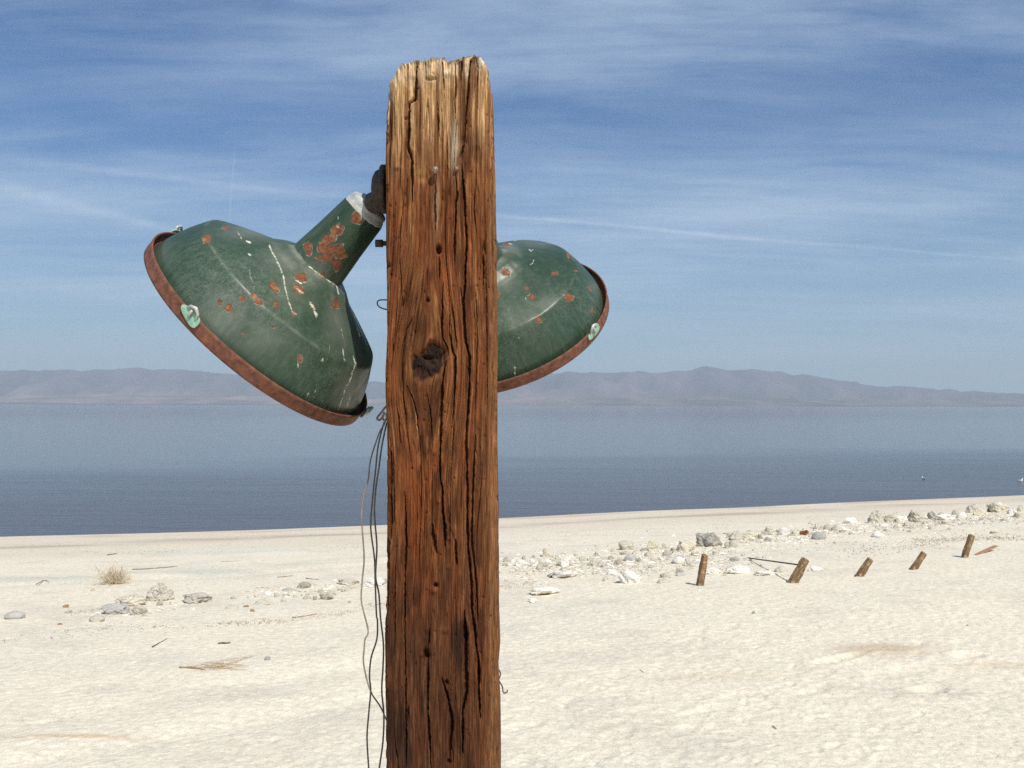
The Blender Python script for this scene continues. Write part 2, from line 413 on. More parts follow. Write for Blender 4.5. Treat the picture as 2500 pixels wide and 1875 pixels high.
# far shore and mountains
def build_mountains():
    sk = [(-400, 930), (-150, 915), (0, 905), (100, 902), (200, 906), (330, 899), (450, 904), (560, 912), (640, 923), (760, 934), (900, 933), (1000, 936), (1100, 928), (1230, 920), (1300, 915), (1360, 910),
          (1420, 908), (1500, 910), (1560, 908), (1620, 908), (1640, 904), (1690, 903), (1716, 896), (1760, 900), (1800, 903), (1870, 904), (1905, 908), (1930, 914), (1960, 913), (2000, 920),
          (2050, 930), (2110, 935), (2150, 940), (2230, 944), (2300, 950), (2400, 956), (2500, 962), (2700, 970), (2900, 975)]
    Yr = 17500.0; X = []; H = []
    for px, py in sk:
        d = photo_dir(px, py); t = Yr / d.y; X.append(d.x * t); H.append(d.z * t)
    X = np.array(X); H = np.array(H)
    xs = np.linspace(-23500, 23500, 1150); f = np.concatenate([np.linspace(0, .35, 12)[:-1], np.linspace(.35, 1.0, 90)[:-1], np.linspace(1.0, 1.35, 24)])
    XX, FF = np.meshgrid(xs, f); Y0 = 13200.0
    YY = Y0 + FF * (Yr - Y0)
    ridge = np.interp(XX * Yr / YY, X, H) + 3
    jag = (34 * (fbm(xs / 240, xs * 0, 61, 4, .6) - .5) + 26 * (.5 - np.abs(fbm(xs / 420, xs * 0, 64, 2) - .5) * 4))[None]
    ridge = ridge * (1 + (np.abs(XX) > 9500) * .5 * (fbm(XX / 2600, XX * 0, 65, 3) - .45) * sstep(9500, 12500, np.abs(XX))) + jag * (FF > .6)
    # bajada: long gentle apron, then steep eroded slopes
    apron = 0.30 * np.clip(FF / .72, 0, 1) ** 1.2
    rise = sstep(.60, 1.0, FF) ** 1.1
    prof = np.where(FF <= 1, apron * (1 - rise) + rise, 1 - ((FF - 1) / .35) ** 1.3)
    er = fbm(XX / 900 + 0.6 * fbm(XX / 1500, YY / 1500, 63), YY / 1700, 62, 5, .55)
    er = 1 - np.abs(er * 2 - 1) * 2.0
    amp = 230 * np.clip((FF - .5) / .3, 0, 1) * np.clip((1.0 - FF) / .10, 0, 1)
    z = ridge * prof + (er - .6) * amp * np.clip(ridge / 500, .2, 1)
    z = np.minimum(z, np.maximum(ridge * (YY / Yr), 1) ) 
    z = np.maximum(z, 0.4 + 2 * vn(XX / 300, YY / 300)) + WATER_Z
    z[0] = -2.2
    col = np.zeros((*z.shape, 4)); col[..., 3] = 1
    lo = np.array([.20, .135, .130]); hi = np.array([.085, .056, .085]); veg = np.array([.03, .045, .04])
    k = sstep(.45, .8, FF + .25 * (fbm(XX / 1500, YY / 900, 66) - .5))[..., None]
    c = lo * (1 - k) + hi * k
    c *= ((.45 + 1.1 * fbm(XX / 300 + er, YY / 700, 67, 5, .6)) * (.55 + .75 * np.clip(er, 0, 1)) * 1.15)[..., None]  # erosion darkens gullies in the colour, standing in for weak relief shading
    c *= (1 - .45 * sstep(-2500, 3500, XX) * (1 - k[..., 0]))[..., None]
    vg = (sstep(.13, .03, FF + .06 * (vn(XX / 500, YY / 300, 68) - .5)) * sstep(1200, -2500, XX))[..., None]
    vg2 = (np.exp(-((FF - .50) / .05) ** 2) * sstep(.5, .7, fbm(XX / 1200, YY / 600, 69)) * .6)[..., None]
    c = c * (1 - vg) + veg * vg; c = c * (1 - vg2) + veg * vg2
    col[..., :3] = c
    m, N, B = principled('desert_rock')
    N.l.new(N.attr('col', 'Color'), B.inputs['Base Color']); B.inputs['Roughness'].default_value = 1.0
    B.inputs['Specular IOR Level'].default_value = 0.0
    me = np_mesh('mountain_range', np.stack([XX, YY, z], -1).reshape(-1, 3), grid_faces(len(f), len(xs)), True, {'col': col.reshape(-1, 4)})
    o = link(me, 'mountain_range', m)
    if o.data.polygons[0].normal.z < 0: o.data.flip_normals()
    tag(o, 'hazy brown desert mountains beyond the lake', kind='structure')
build_mountains()

# air
def build_haze():
    bm = bmesh.new(); bmesh.ops.create_cube(bm, size=1.0)
    me = bpy.data.meshes.new('haze'); bm.to_mesh(me); bm.free()
    o = bpy.data.objects.new('haze', me); COL.objects.link(o)
    o.scale = (52400, 52400, 1004); o.location = (0, 0, 1004 / 2 - 4)
    m = bpy.data.materials.new('haze_air'); m.use_nodes = True; N = NT(m.node_tree); N.n.clear()
    v = N.new('ShaderNodeVolumePrincipled', {'Color': (0.77, 0.91, 1.0, 1), 'Density': 7.0e-5, 'Anisotropy': 0.0})
    N.new('ShaderNodeOutputMaterial', {'Volume': v.outputs[0]})
    me.materials.append(m); tag(o, kind='stuff')
build_haze()

# ------------------------------------------------------------------ weathered timber post
PY = 1.45                                    # distance of the post's front face
def build_post():
    LE = np.array([(150, 943), (257, 943), (330, 940), (400, 939), (431, 940), (600, 941), (811, 944), (901, 939), (932, 939), (1052, 945), (1211, 947), (1271, 946), (1392, 944), (1500, 943), (1572, 941), (1686, 942), (1744, 944), (1875, 944), (4200, 938)], float)
    RE = np.array([(138, 1188), (160, 1193), (217, 1196), (223, 1201), (281, 1205), (371, 1207), (431, 1209), (600, 1212), (841, 1215), (1100, 1216), (1271, 1219), (1500, 1222), (1572, 1224), (1623, 1220), (1660, 1221), (1715, 1225), (1875, 1227), (4200, 1270)], float)
    TOP = np.array([(930, 262), (943, 257), (946, 225), (950, 205), (957, 190), (972, 163), (982, 158), (993, 155), (1004, 152), (1016, 150), (1020, 156), (1030, 147), (1042, 148), (1051, 144), (1057, 141), (1070, 140), (1087, 137), (1091, 148), (1095, 151), (1105, 144), (1123, 145), (1127, 149), (1135, 139), (1150, 137), (1162, 137), (1176, 141), (1186, 138), (1190, 142), (1194, 152), (1197, 170), (1215, 200)], float)
    mm = PY / FPX
    # unit cross-section (x across 0..1, y depth in metres) sampled as unrolled columns
    W0 = 265.0
    nf = 300
    DEP = 0.155
    rl, rr = 10.0, 30.0                       # corner rounding in px
    # polyline of the outline, px units, front at y=0, depth positive
    pts = []; D = DEP / mm
    for a in np.linspace(0, 90, 9): pts.append((rl - rl * math.sin(rad(a)) , rl - rl * math.cos(rad(a))))     # placeholder order fixed below
    outline = []
    def arc(cx, cy, r_, a0, a1, n):
        for a in np.linspace(a0, a1, n): outline.append((cx + r_ * math.cos(rad(a)), cy + r_ * math.sin(rad(a))))
    arc(rl, rl, rl, 180, 270, 10)
    for k in range(1, 12): outline.append((rl + (W0 - rl - rr) * k / 12, 0))
    arc(W0 - rr, rr, rr, 270, 360, 16)
    arc(W0 - 14, D - 14, 14, 0, 90, 6)
    arc(14, D - 14, 14, 90, 180, 6)
    outline.append((0, rl))
    O = np.array(outline); seg = np.hypot(*(O[1:] - O[:-1]).T); cum = np.concatenate([[0], np.cumsum(seg)])
    Ltot = cum[-1]
    ifr = cum[9]                               # arclength where the flat front starts
    ce = cum[9 + 12 + 15]
    t = np.concatenate([np.linspace(0, ce, 310)[:-1], np.linspace(ce, Ltot, 90)[:-1]])
    ox = np.interp(t, cum, O[:, 0]); oy = np.interp(t, cum, O[:, 1])
    tx = np.interp(t + 1, cum, O[:, 0], period=Ltot) - np.interp(t - 1, cum, O[:, 0], period=Ltot)
    ty = np.interp(t + 1, cum, O[:, 1], period=Ltot) - np.interp(t - 1, cum, O[:, 1], period=Ltot)
    ln = np.hypot(tx, ty); nx, ny = ty / ln, -tx / ln
    nc = len(t)
    f = np.concatenate([np.linspace(0, 1, 900)[:-1] * 1745, np.geomspace(1745, 4050, 40)])   # px below the top
    FF, TT = np.meshgrid(f, t, indexing='ij')
    OX = np.broadcast_to(ox, FF.shape); OY = np.broadcast_to(oy, FF.shape)
    xr = OX / W0
    xp0 = 943 + OX * (252 / W0)
    vtop = np.interp(xp0, TOP[:, 0], TOP[:, 1])
    back = sstep(0, 60, OY)
    vtop = vtop * (1 - back) + back * np.minimum(vtop, 185) 
    vtop = vtop + 9 * (fbm(TT / 2.6, TT * 0, 70, 2) - .5) + (5 + 6 * back) * (fbm(TT / 7, TT * 0, 71, 3) - .5) * 2
    vb = 4200
    g = f / f[-1]
    V_ = vtop + FF * (vb - vtop) / f[-1]
    lft = np.interp(V_, LE[:, 0], LE[:, 1]); rgt = np.interp(V_, RE[:, 0], RE[:, 1])
    U = lft + xr * (rgt - lft)                   # photo px for front verts
    Uu = 943 + (TT - ifr + rl) * 1.0             # unrolled coordinate, equals U on the front at mid height
    Uu = np.where(TT < ce - 20, U * (1 - back) + Uu * back, Uu)
    v = V_
    # grain flow
    k0u, k0v = 1048, 890
    rho2 = ((Uu - k0u) / 74) ** 2 + ((v - k0v) / 160) ** 2
    psi = k0u + (Uu - k0u) * (1 - 0.84 * np.exp(-rho2 * .8))
    psi = psi + 5 * (fbm(v / 260, Uu / 90, 72, 3) - .5) * 2 + 0.010 * (v - 900)
    # relief, in px, positive = recess
    R = np.zeros_like(psi)
    R += 1.1 * (fbm(psi / 3.2, v / 120, 73, 2) - .5) * 2
    R += 1.8 * (fbm(psi / 15, v / 420, 74, 3) - .5) * 2
    R += 1.8 * (fbm(psi / 5.5, v / 60, 75, 2) - .5) * sstep(.45, .7, fbm(Uu / 70, v / 150, 76, 2)) * 2
    # drying checks that follow the grain
    def checks(scale, ln_, thr, width, depth, seed):
        n = fbm(psi / scale, v / ln_, seed, 1); e = np.abs(n - .5)
        mask = sstep(thr, thr + .12, vn(psi / (scale * 1.4), v / (ln_ * .8), seed + 5))
        return depth * np.exp(-(e / width) ** 2) * mask
    R += checks(9, 330, .62, .026, 6.0, 81) + checks(6, 200, .60, .035, 3.5, 91) + checks(14, 520, .58, .016, 9.0, 101) + checks(4, 130, .45, .05, 2.0, 111)
    # explicit cracks traced from the photograph: points, width px, depth px
    CR = [([(1016, 150), (1012, 242), (998, 252), (997, 311), (995, 359), (1004, 389), (1006, 492)], 3.2, 16),
          ([(1108, 150), (1111, 211), (1108, 245), (1110, 290)], 2.4, 10), ([(1147, 142), (1141, 202), (1137, 269), (1134, 347)], 2.0, 10),
          ([(1132, 352), (1127, 368), (1122, 385)], 5.0, 9), ([(1126, 401), (1132, 477), (1138, 582), (1138, 600), (1134, 711), (1131, 730), (1135, 826), (1146, 871), (1146, 947), (1141, 1022), (1138, 1100), (1139, 1090), (1142, 1211), (1143, 1332), (1152, 1422), (1153, 1486), (1161, 1543), (1171, 1629), (1171, 1700), (1175, 1755)], 3.0, 16),
          ([(1111, 420), (1115, 477), (1112, 498), (1111, 546), (1108, 600), (1110, 640)], 2.6, 12), ([(1063, 425), (1061, 490), (1061, 565)], 3.4, 8),
          ([(1072, 615), (1072, 690)], 1.6, 7), ([(1081, 690), (1078, 796), (1081, 829), (1093, 850), (1095, 868)], 2.8, 13), ([(1097, 769), (1097, 811), (1105, 859), (1111, 871), (1111, 926), (1108, 992), (1105, 1031)], 2.4, 12),
          ([(1123, 702), (1129, 745), (1133, 790)], 2.2, 10), ([(1104, 745), (1110, 800), (1116, 850)], 2.0, 8), ([(1090, 880), (1081, 920), (1078, 992), (1075, 1100), (1074, 1151), (1080, 1196), (1082, 1256), (1088, 1302)], 2.9, 15),
          ([(1161, 1060), (1158, 1136), (1154, 1211), (1152, 1317), (1161, 1392), (1165, 1440), (1168, 1515)], 2.3, 11),
          ([(1056, 1280), (1060, 1316), (1066, 1350)], 6.5, 14), ([(1083, 1250), (1086, 1290), (1088, 1334)], 4.5, 14), ([(1112, 1318), (1114, 1350), (1116, 1380)], 5.0, 11),
          ([(1047, 1600), (1047, 1670), (1047, 1740), (1055, 1875)], 2.6, 12), ([(1080, 1655), (1095, 1700), (1106, 1758), (1103, 1800), (1100, 1850)], 4.2, 14),
          ([(1135, 1490), (1139, 1540), (1139, 1600), (1142, 1686), (1132, 1730), (1132, 1840)], 4.4, 15), ([(1136, 1510), (1140, 1570)], 6.0, 14), ([(1051, 1535), (1047, 1580)], 3.0, 9),
          ([(990, 1211), (993, 1332), (990, 1400), (990, 1543), (992, 1629), (995, 1875)], 2.0, 9), ([(966, 1380), (966, 1600)], 1.5, 7), ([(953, 1070), (955, 1170), (956, 1275), (948, 1340), (947, 1500)], 5.0, 11),
          ([(993, 940), (1012, 985), (1019, 1020), (1021, 1060)], 1.8, 8), ([(981, 955), (988, 990), (993, 1037)], 1.7, 8), ([(968, 980), (974, 1030), (978, 1085)], 1.6, 8), ([(1040, 950), (1052, 1010), (1056, 1090)], 1.5, 7),
          ([(1011, 769), (993, 805), (981, 850)], 1.4, 6), ([(972, 700), (966, 790), (958, 860)], 1.4, 6), ([(961, 1090), (963, 1200), (965, 1300)], 1.2, 5), ([(1160, 430), (1156, 520), (1165, 590)], 1.5, 7), ([(1176, 600), (1180, 655), (1178, 700)], 3.2, 9),
          ([(961, 230), (962, 330)], 1.2, 6), ([(1066, 250), (1070, 335)], 2.2, 7), ([(1088, 300), (1092, 440)], 1.3, 6), ([(980, 500), (975, 640), (984, 760)], 1.1, 5), ([(1160, 690), (1166, 830), (1160, 1000)], 1.3, 6),
          ([(1026, 1060), (1030, 1180), (1024, 1400)], 1.1, 5), ([(1110, 1000), (1104, 1120)], 1.3, 6), ([(1184, 500), (1188, 760), (1190, 1000)], 1.1, 4), ([(1199, 300), (1203, 600), (1206, 1000)], 1.1, 4), ([(1036, 150), (1038, 200)], 1.6, 7), ([(1078, 150), (1082, 215)], 1.8, 8), ([(1126, 150), (1123, 195)], 2, 8), ([(1165, 150), (1163, 210)], 1.6, 6)]
    fr_c = TT < ce
    for pts_, w, dep in CR:
        w = min(w, 2.6 + (w - 2.6) * .45) * .84 if w > 2.6 else w * .84
        P = np.array(pts_, float); y0, y1 = P[:, 1].min() - 6, P[:, 1].max() + 6
        rows = (v[:, 60] > y0 - 120) & (v[:, 60] < y1 + 120)
        sub = np.where(rows)[0]
        if len(sub) == 0: continue
        sl = slice(sub[0], sub[-1] + 1)
        uu, vv = U[sl], v[sl]; best = np.full(uu.shape, 1e9)
        vw = vv
        for a, b in zip(P[:-1], P[1:]):
            ab = b - a; tt = np.clip(((uu - a[0]) * ab[0] + (vw - a[1]) * ab[1]) / (ab @ ab + 1e-9), 0, 1)
            best = np.minimum(best, np.hypot(uu + 1.6 * (vn(vv / 9, vv * 0, int(P[0, 0])) - .5) - a[0] - tt * ab[0], (vw - a[1] - tt * ab[1])))
        ya, yb = P[0, 1], P[-1, 1]; tl = min(60.0, .38 * (yb - ya) + 4)
        tap = np.clip(np.minimum((vv - ya + 4) / (tl if ya > 170 else 4), (yb + 8 - vv) / tl), .0, 1) ** .7 * .80 + .20 * ((vv > ya - 3) & (vv < yb + 3))
        ww = w * (.40 + .75 * vn(vv / 30, vv * 0, int(P[0, 1])) + .55 * vn(vv / 7, vv * 0, int(P[0, 0]))) * np.maximum(tap, .12)
        R[sl] += np.where(fr_c[sl], 1.5 * dep * tap * np.exp(-(best / ww) ** 3), 0)
        R[sl] -= np.where(fr_c[sl], 1.2 * np.exp(-((best - 2.2 * ww) / (1.3 * ww)) ** 2), 0)
    def pitm(cu, cv, a, b, dep, p=2):
        nonlocal R
        q = ((U - cu) / a) ** 2 + ((v - cv) / b) ** 2
        R += np.where(fr_c, dep * np.exp(-q ** (p / 2)), 0)
    for h in ((1070, 609, 6, 11, 30, 4), (1044, 733, 4, 6, 14, 3), (1065, 1430, 5, 6, 18, 3), (1043, 1600, 8, 14, 24, 3), (1092, 1667, 5, 6, 12, 3), (1099, 1860, 5, 6, 12, 3), (1010, 243, 6, 5, 10, 3), (990, 290, 5, 4, 8, 3), (1182, 605, 5, 14, 12, 3), (948, 650, 6, 8, 8, 3),
              (1130, 345, 10, 12, 7, 3), (1050, 193, 12, 5, 9, 3), (1162, 380, 12, 24, 5, 6), (1028, 436, 12, 8, 4, 2)): pitm(*h)
    for h in ((1060, 1442, 9, 8, -8, 2), (1033, 1600, 6, 5, -6, 2), (970, 410, 9, 6, -6, 2), (1005, 368, 5, 5, -5, 2), (1087, 1540, 9, 7, -5, 2), (1113, 414, 6, 7, -6, 2), (1062, 1105, 5, 6, -4, 2), (1072, 1225, 4, 5, -5, 2), (1093, 179, 11, 10, -6, 2), (1154, 1022, 12, 12, -4, 2), (1098, 1315, 5, 5, -4, 2), (1095, 1385, 6, 6, -4, 2), (1086, 1045, 5, 8, -3, 2)): pitm(*h)
    rs = np.random.RandomState(5)
    for _ in range(130):
        pitm(rs.uniform(950, 1210), rs.uniform(180, 1860), rs.uniform(1.5, 3.2), rs.uniform(2, 5), rs.choice([-2.6, 3.5, 4.5]))
    # knot: sunk, split boss with a raised collar
    ca, sa = math.cos(rad(-28)), math.sin(rad(-28))
    du, dv = U - k0u, v - 886
    ku = (ca * du - sa * dv) / 36; kv = (sa * du + ca * dv) / 50
    kr = np.hypot(ku, kv) + .42 * (vn(np.arctan2(kv, ku) * 1.1 + 8, kv * 0, 7) - .5) + .22 * (vn(np.arctan2(kv, ku) * 4 + 20, kv * 0, 8) - .5); ka = np.arctan2(kv, ku)
    inside = sstep(1.08, .86, kr) * fr_c
    R = R * (1 - .75 * inside)
    R += inside * (4.5 + 5 * (fbm(ku * 3.2, kv * 3.2, 121, 4) - .5) * 2)
    R += inside * 4 * np.exp(-((np.abs(vn(ka * 2.2 + 9 + kr, kr * 1.5, 122) - .5)) / .07) ** 2)
    R += fr_c * 12 * np.exp(-(((U - 1046) / 14) ** 2 + ((v - 874) / 6) ** 2) ** 2)
    R += fr_c * 9 * np.exp(-((kr - 1.0) / .10) ** 2) * sstep(.2, -.7, kv + .2 * ku)
    R -= fr_c * 3.0 * np.exp(-((kr - 1.3) / .25) ** 2)
    R -= fr_c * 5.0 * np.exp(-(((U - 1078) / 14) ** 2 + ((v - 858) / 12) ** 2))
    # eroded end grain
    dt = v - vtop
    R += sstep(40, 0, dt) * (7 + 10 * (fbm(psi / 9, v / 26, 131, 3) - .5) * 2) 
    R += sstep(120, 20, dt) * 6.0 * (fbm(psi / 11, v / 34, 132, 3) - .5) * 2
    R = np.where(fr_c, R, R * .8)
    # chips along the corners
    cornL = np.exp(-((OX) / 5) ** 2) * np.exp(-(OY / 16) ** 2); cornR = np.exp(-((OX - W0) / 6) ** 2) * np.exp(-((OY - 20) / 22) ** 2)
    R += cornL * 5 * sstep(.55, .8, fbm(v / 13, v * 0, 141, 3)) + cornR * 4 * sstep(.55, .8, fbm(v / 21, v * 0, 142, 3))
    Rm = R * mm
    # positions
    Yv = PY + OY * mm
    X = (U - 1250) / FPX * PY
    ang = rad(2.5)
    NX, NY = np.broadcast_to(nx, X.shape), np.broadcast_to(ny, X.shape)
    X = X - NX * Rm; Yv = Yv - NY * Rm
    # pixel row -> height at the front face (camera pitch and roll included to first order)
    d0 = math.cos(PITCH) ; 
    u = -(v - 937.5) / FPX
    slope = (math.sin(PITCH) + u * math.cos(PITCH)) / (math.cos(PITCH) - u * math.sin(PITCH))
    Z = EYE + slope * PY
    corr = 1.0 / (math.cos(PITCH) - u * math.sin(PITCH))
    X = X * 1.0 * (corr)      # undo the pitch foreshortening so the edges stay where measured
    P = np.stack([X, Yv, Z], -1)
    # slight twist: far side drifts left
    P[..., 0] -= (P[..., 1] - PY) * math.tan(ang)
    nr = len(f)
    # pigment
    n_s = fbm(psi / 4.5, v / 260, 151, 3); n_w = fbm(psi / 22, v / 300, 152, 3); n_p = fbm(Uu / 60, v / 110, 153, 4); n_f = fbm(psi / 1.8, v / 40, 154, 2)
    tan = np.array([.36, .200, .090]); org = np.array([.185, .072, .028]); red = np.array([.175, .046, .015]); brn = np.array([.092, .033, .014]); drk = np.array([.030, .014, .009]); ylw = np.array([.36, .20, .08])
    a = sstep(440, 150, v + 160 * (n_p - .5)); c = tan * a[..., None] + org * (1 - a[..., None])
    def tint(mask, cc, k=1.0):
        nonlocal c
        mk = np.clip(mask * k, 0, 1)[..., None]; c = c * (1 - mk) + cc * mk
    tint(sstep(330, 120, dt + 90 * (n_s - .5)) * sstep(.4, .7, n_s), np.array([.60, .42, .23]), .6)
    tint(sstep(75, 12, dt + 60 * (n_p - .5)), np.array([.58, .44, .28]), .9)
    tint(sstep(.58, .75, fbm(psi / 7, v / 30, 157, 3)) * sstep(85, 10, dt), np.array([.75, .66, .52]), .9)
    tint(sstep(.50, .68, n_w) * sstep(330, 620, v), red, .6)
    tint(sstep(.48, .30, n_w), brn, .8)
    tint(sstep(.55, .8, n_s), ylw, .35 * 1.0)
    tint(sstep(.50, .30, n_s), brn, .6)
    tint(sstep(980, 1500, v + 300 * (n_p - .5)), brn * .95, .55)
    tint(np.exp(-((U - 1022) / 34) ** 2) * sstep(1040, 1200, v) * sstep(1560, 1440, v), np.array([.20, .054, .015]), .55)
    tint(sstep(.50, .68, fbm(Uu / 34, v / 120, 155, 4)) * sstep(1180, 1640, v) * sstep(1200, 1140, U), drk, .85)
    tint(sstep(.56, .7, fbm(Uu / 26, v / 90, 156, 4)) * sstep(420, 700, v), brn * .7, .6)
    tint(sstep(1300, 1700, v) * sstep(1185, 1130, U), drk * 1.5, .45)
    tint(np.exp(-((U - 1107) / 9) ** 2 - ((v - 355) / 55) ** 2), np.array([.42, .38, .30]), .8)
    tint(np.exp(-((U - 1025) / 20) ** 2 - ((v - 420) / 30) ** 2), ylw, .5)
    tint(np.exp(-((U - 1064) / 7) ** 2 - ((v - 500) / 60) ** 2), np.array([.26, .19, .13]), .7)
    tint(np.exp(-((U - 1160) / 12) ** 2 - ((v - 360) / 45) ** 4), brn * .8, .7)
    tint(sstep(1185, 1205, U) * fr_c, np.array([.27, .135, .062]), .55)  # lighter brown wane; the sunlit look of this right edge is painted in too
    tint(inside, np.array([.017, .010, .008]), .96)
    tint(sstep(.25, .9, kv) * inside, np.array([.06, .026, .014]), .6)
    tint(np.exp(-((kr - 1.15) / .12) ** 2) * fr_c, np.array([.13, .055, .022]), .5)
    c = c * (1 + .35 * sstep(.60, .70, n_f))[..., None]
    c = c * (.78 + .44 * n_f)[..., None]
    col = np.concatenate([c, np.ones((*c.shape[:2], 1))], -1)
    flow = np.stack([psi / 100, v / 100, psi * 0], -1)
    # top cap rings
    top = P[0]; cen = np.array([top[:, 0].mean(), top[:, 1].mean(), 0]); rings = [P.reshape(-1, 3)]; cols = [col.reshape(-1, 4)]; fl = [flow.reshape(-1, 3)]
    NRG = 14; Fs = [grid_faces(nr, nc, True)]
    base = nr * nc; prev = np.arange(nc)
    zc_ = np.percentile(top[:, 2], 60)
    for k in range(1, NRG + 1):
        q = k / NRG
        xy = top[:, :2] * (1 - q) + cen[:2] * q
        zz = top[:, 2] * (1 - q) ** 1.5 + (zc_ - .008) * (1 - (1 - q) ** 1.5) + .010 * (fbm(xy[:, 0] * 90, xy[:, 1] * 90, 161, 3) - .5)
        rings.append(np.column_stack([xy, zz])); cc = np.tile([.55, .41, .25, 1], (nc, 1)); cc[:, :3] *= (.6 + .8 * fbm(xy[:, 0] * 120, xy[:, 1] * 120, 162, 3))[:, None]
        cols.append(cc); fl.append(np.column_stack([xy * 20, zz * 0]))
        cur = base + (k - 1) * nc + np.arange(nc)
        Fs.append(np.stack([np.roll(cur, -1), cur, prev, np.roll(prev, -1)], 1)[:, ::-1][:, ::-1]); prev = cur
    Vv = np.vstack(rings)
    m, N, B = principled('weathered_wood')
    flw = N.attr('flow', 'Vector')
    cc = N.attr('col', 'Color')
    g1 = N.noise(N.scale(flw, (40, 1.6, 1)), 1.0, 4.0, .7); g2 = N.noise(N.scale(flw, (11, .8, 1)), 1.0, 5.0, .65)
    cc = N.mix(1.0, cc, N.mix(N.mapr(g1, .28, .72), (.46, .42, .38), (1.46, 1.46, 1.42)), 'MULTIPLY')
    cc = N.mix(1.0, cc, N.mix(N.mapr(g2, .3, .7), (.62, .58, .55), (1.30, 1.28, 1.25)), 'MULTIPLY')
    N.l.new(cc, B.inputs['Base Color']); B.inputs['Roughness'].default_value = .8; B.inputs['Specular IOR Level'].default_value = .12
    bp = N.new('ShaderNodeBump', {'Strength': .8, 'Distance': .0024, 'Height': N.math('ADD', g1, N.math('MULTIPLY', N.noise(N.scale(flw, (22, 9, 1)), 1.0, 5.0, .7), .6))})
    N.l.new(bp.outputs[0], B.inputs['Normal'])
    F = [np.concatenate(Fs)]
    me = np_mesh('wooden_post', Vv, F, True, {'col': np.vstack(cols), 'flow': np.vstack(fl)})
    # make normals outward
    mid = me.polygons[400 * nc + 100]
    if mid.normal.y > 0: me.flip_normals()
    o = link(me, 'wooden_post', m)
    tag(o, 'tall cracked reddish brown timber post with a knot and ragged bleached top', 'post')
    return o
post = build_post()

def at_depth(px, py, Y):
    d = photo_dir(px, py); t = Y / d.y; return Vector((0, 0, EYE)) + d * t

M_rust_iron = simple_mat('rusty_iron', (.045, .028, .020), (.16, .065, .03), .85, 220, .6, dist=.001)
M_dark_iron = simple_mat('dark_iron', (.022, .016, .013), (.085, .055, .040), .7, 160, .7, dist=.0015)
M_nail = simple_mat('nail_head', (.10, .075, .055), (.30, .20, .12), .6, 300, .4, metal=.3, dist=.0005)
M_cable = simple_mat('cable_sheath', (.10, .088, .070), (.20, .175, .145), .6, 90, .3, dist=.0004)
M_cable_pale = simple_mat('cable_pale', (.16, .13, .09), (.33, .28, .19), .6, 60, .3, dist=.0004)

# nail standing proud of the face
def nail(px, py, r=.0058, out=.010):
    p = at_depth(px, py, PY - out)
    prof = [(0, -.0025), (r * .55, -.0022), (r * .9, -.0008), (r, .0006), (r * .9, .0018), (r * .30, .0022), (r * .28, out + .012), (0, out + .013)]
    ns = 20; V = []
    for a, b in prof:
        for k in range(ns): w = 2 * math.pi * k / ns; V.append((p.x + a * math.cos(w), p.y + b, p.z + a * math.sin(w)))
    me = np_mesh('nail', np.array(V), grid_faces(len(prof), ns, True)); o = link(me, 'nail', M_nail, post); return o
nail(1062, 415)
nail(1114, 412, .0036, .004)

# rusty wire hook on the right edge
hk = [at_depth(x, y, PY + .028) for x, y in ((1218, 1634), (1222, 1646), (1218, 1660), (1222, 1668), (1227, 1678), (1228, 1688), (1232, 1692), (1238, 1689), (1239, 1684))]
tube_obj('wire_hook', catmull(hk, 5), .0011, simple_mat('hook_rust', (.10, .05, .04), (.22, .11, .09), .7, 200, .4, dist=.0005), post)
# bent wire staple on the left edge
st = [at_depth(x, y, PY + .05) for x, y in ((952, 733), (938, 732), (926, 733), (921, 738), (923, 746), (931, 752), (941, 755), (953, 757))]
tube_obj('wire_staple', catmull(st, 6), .00105, M_dark_iron, post)

# three cables tied to the left side and hanging
def cable(pts, Ys, r, label, mat):
    P = [at_depth(x, y, Ys[0] + (Ys[1] - Ys[0]) * i / (len(pts) - 1)) for i, (x, y) in enumerate(pts)]
    last = P[-1]; gz = float(ground_z(np.array(last.x), np.array(last.y))) + .01
    if last.z < 1.2:
        n = 8
        for k in range(1, n + 1):
            t = k / n; P.append(Vector((last.x + .008 * math.sin(t * 9 + pts[0][1]), last.y + .006 * math.cos(t * 7), last.z * (1 - t) + gz * t)))
    V, F = tube_arrays(catmull(P, 5), r, 8)
    o = link(np_mesh('hanging_cable', V, F), 'hanging_cable', mat); tag(o, label, 'cable', 'cables hanging down the left side of the post'); return o
cable([(950, 1000), (944, 1020), (936, 1040), (926, 1057), (905, 1121), (899, 1169), (889, 1205), (883.5, 1241), (884, 1286), (889, 1362), (885, 1410), (882, 1450), (884, 1478), (897, 1529), (898, 1548), (891.5, 1560), (889, 1583), (888, 1623), (904, 1686), (929, 1726), (943, 1757), (960, 1790)], (1.53, 1.50), .00122,
      'outermost hanging cable, paler, bulging furthest from the post and crossing behind it low down', M_cable_pale)
cable([(952, 1005), (941, 1025), (935, 1040), (923, 1090), (917, 1145), (910, 1211), (905, 1286), (914, 1362), (916, 1422), (919, 1500), (921.5, 1515), (920, 1560), (906, 1606), (902, 1652), (905, 1686), (900, 1744), (896, 1801), (900, 1875), (902, 1920)], (1.54, 1.52), .00130,
      'middle hanging dark cable that swings left to meet the pale cable below', M_cable)
cable([(954, 1008), (947, 1028), (942, 1042), (932, 1090), (925, 1142), (917, 1196), (914, 1256), (920, 1332), (917, 1407), (925, 1450), (929, 1509), (936, 1572), (935, 1629), (932, 1686), (937, 1744), (935, 1809), (926, 1875), (920, 1920)], (1.535, 1.51), .00135,
      'innermost hanging dark cable running closest beside the post', M_cable)
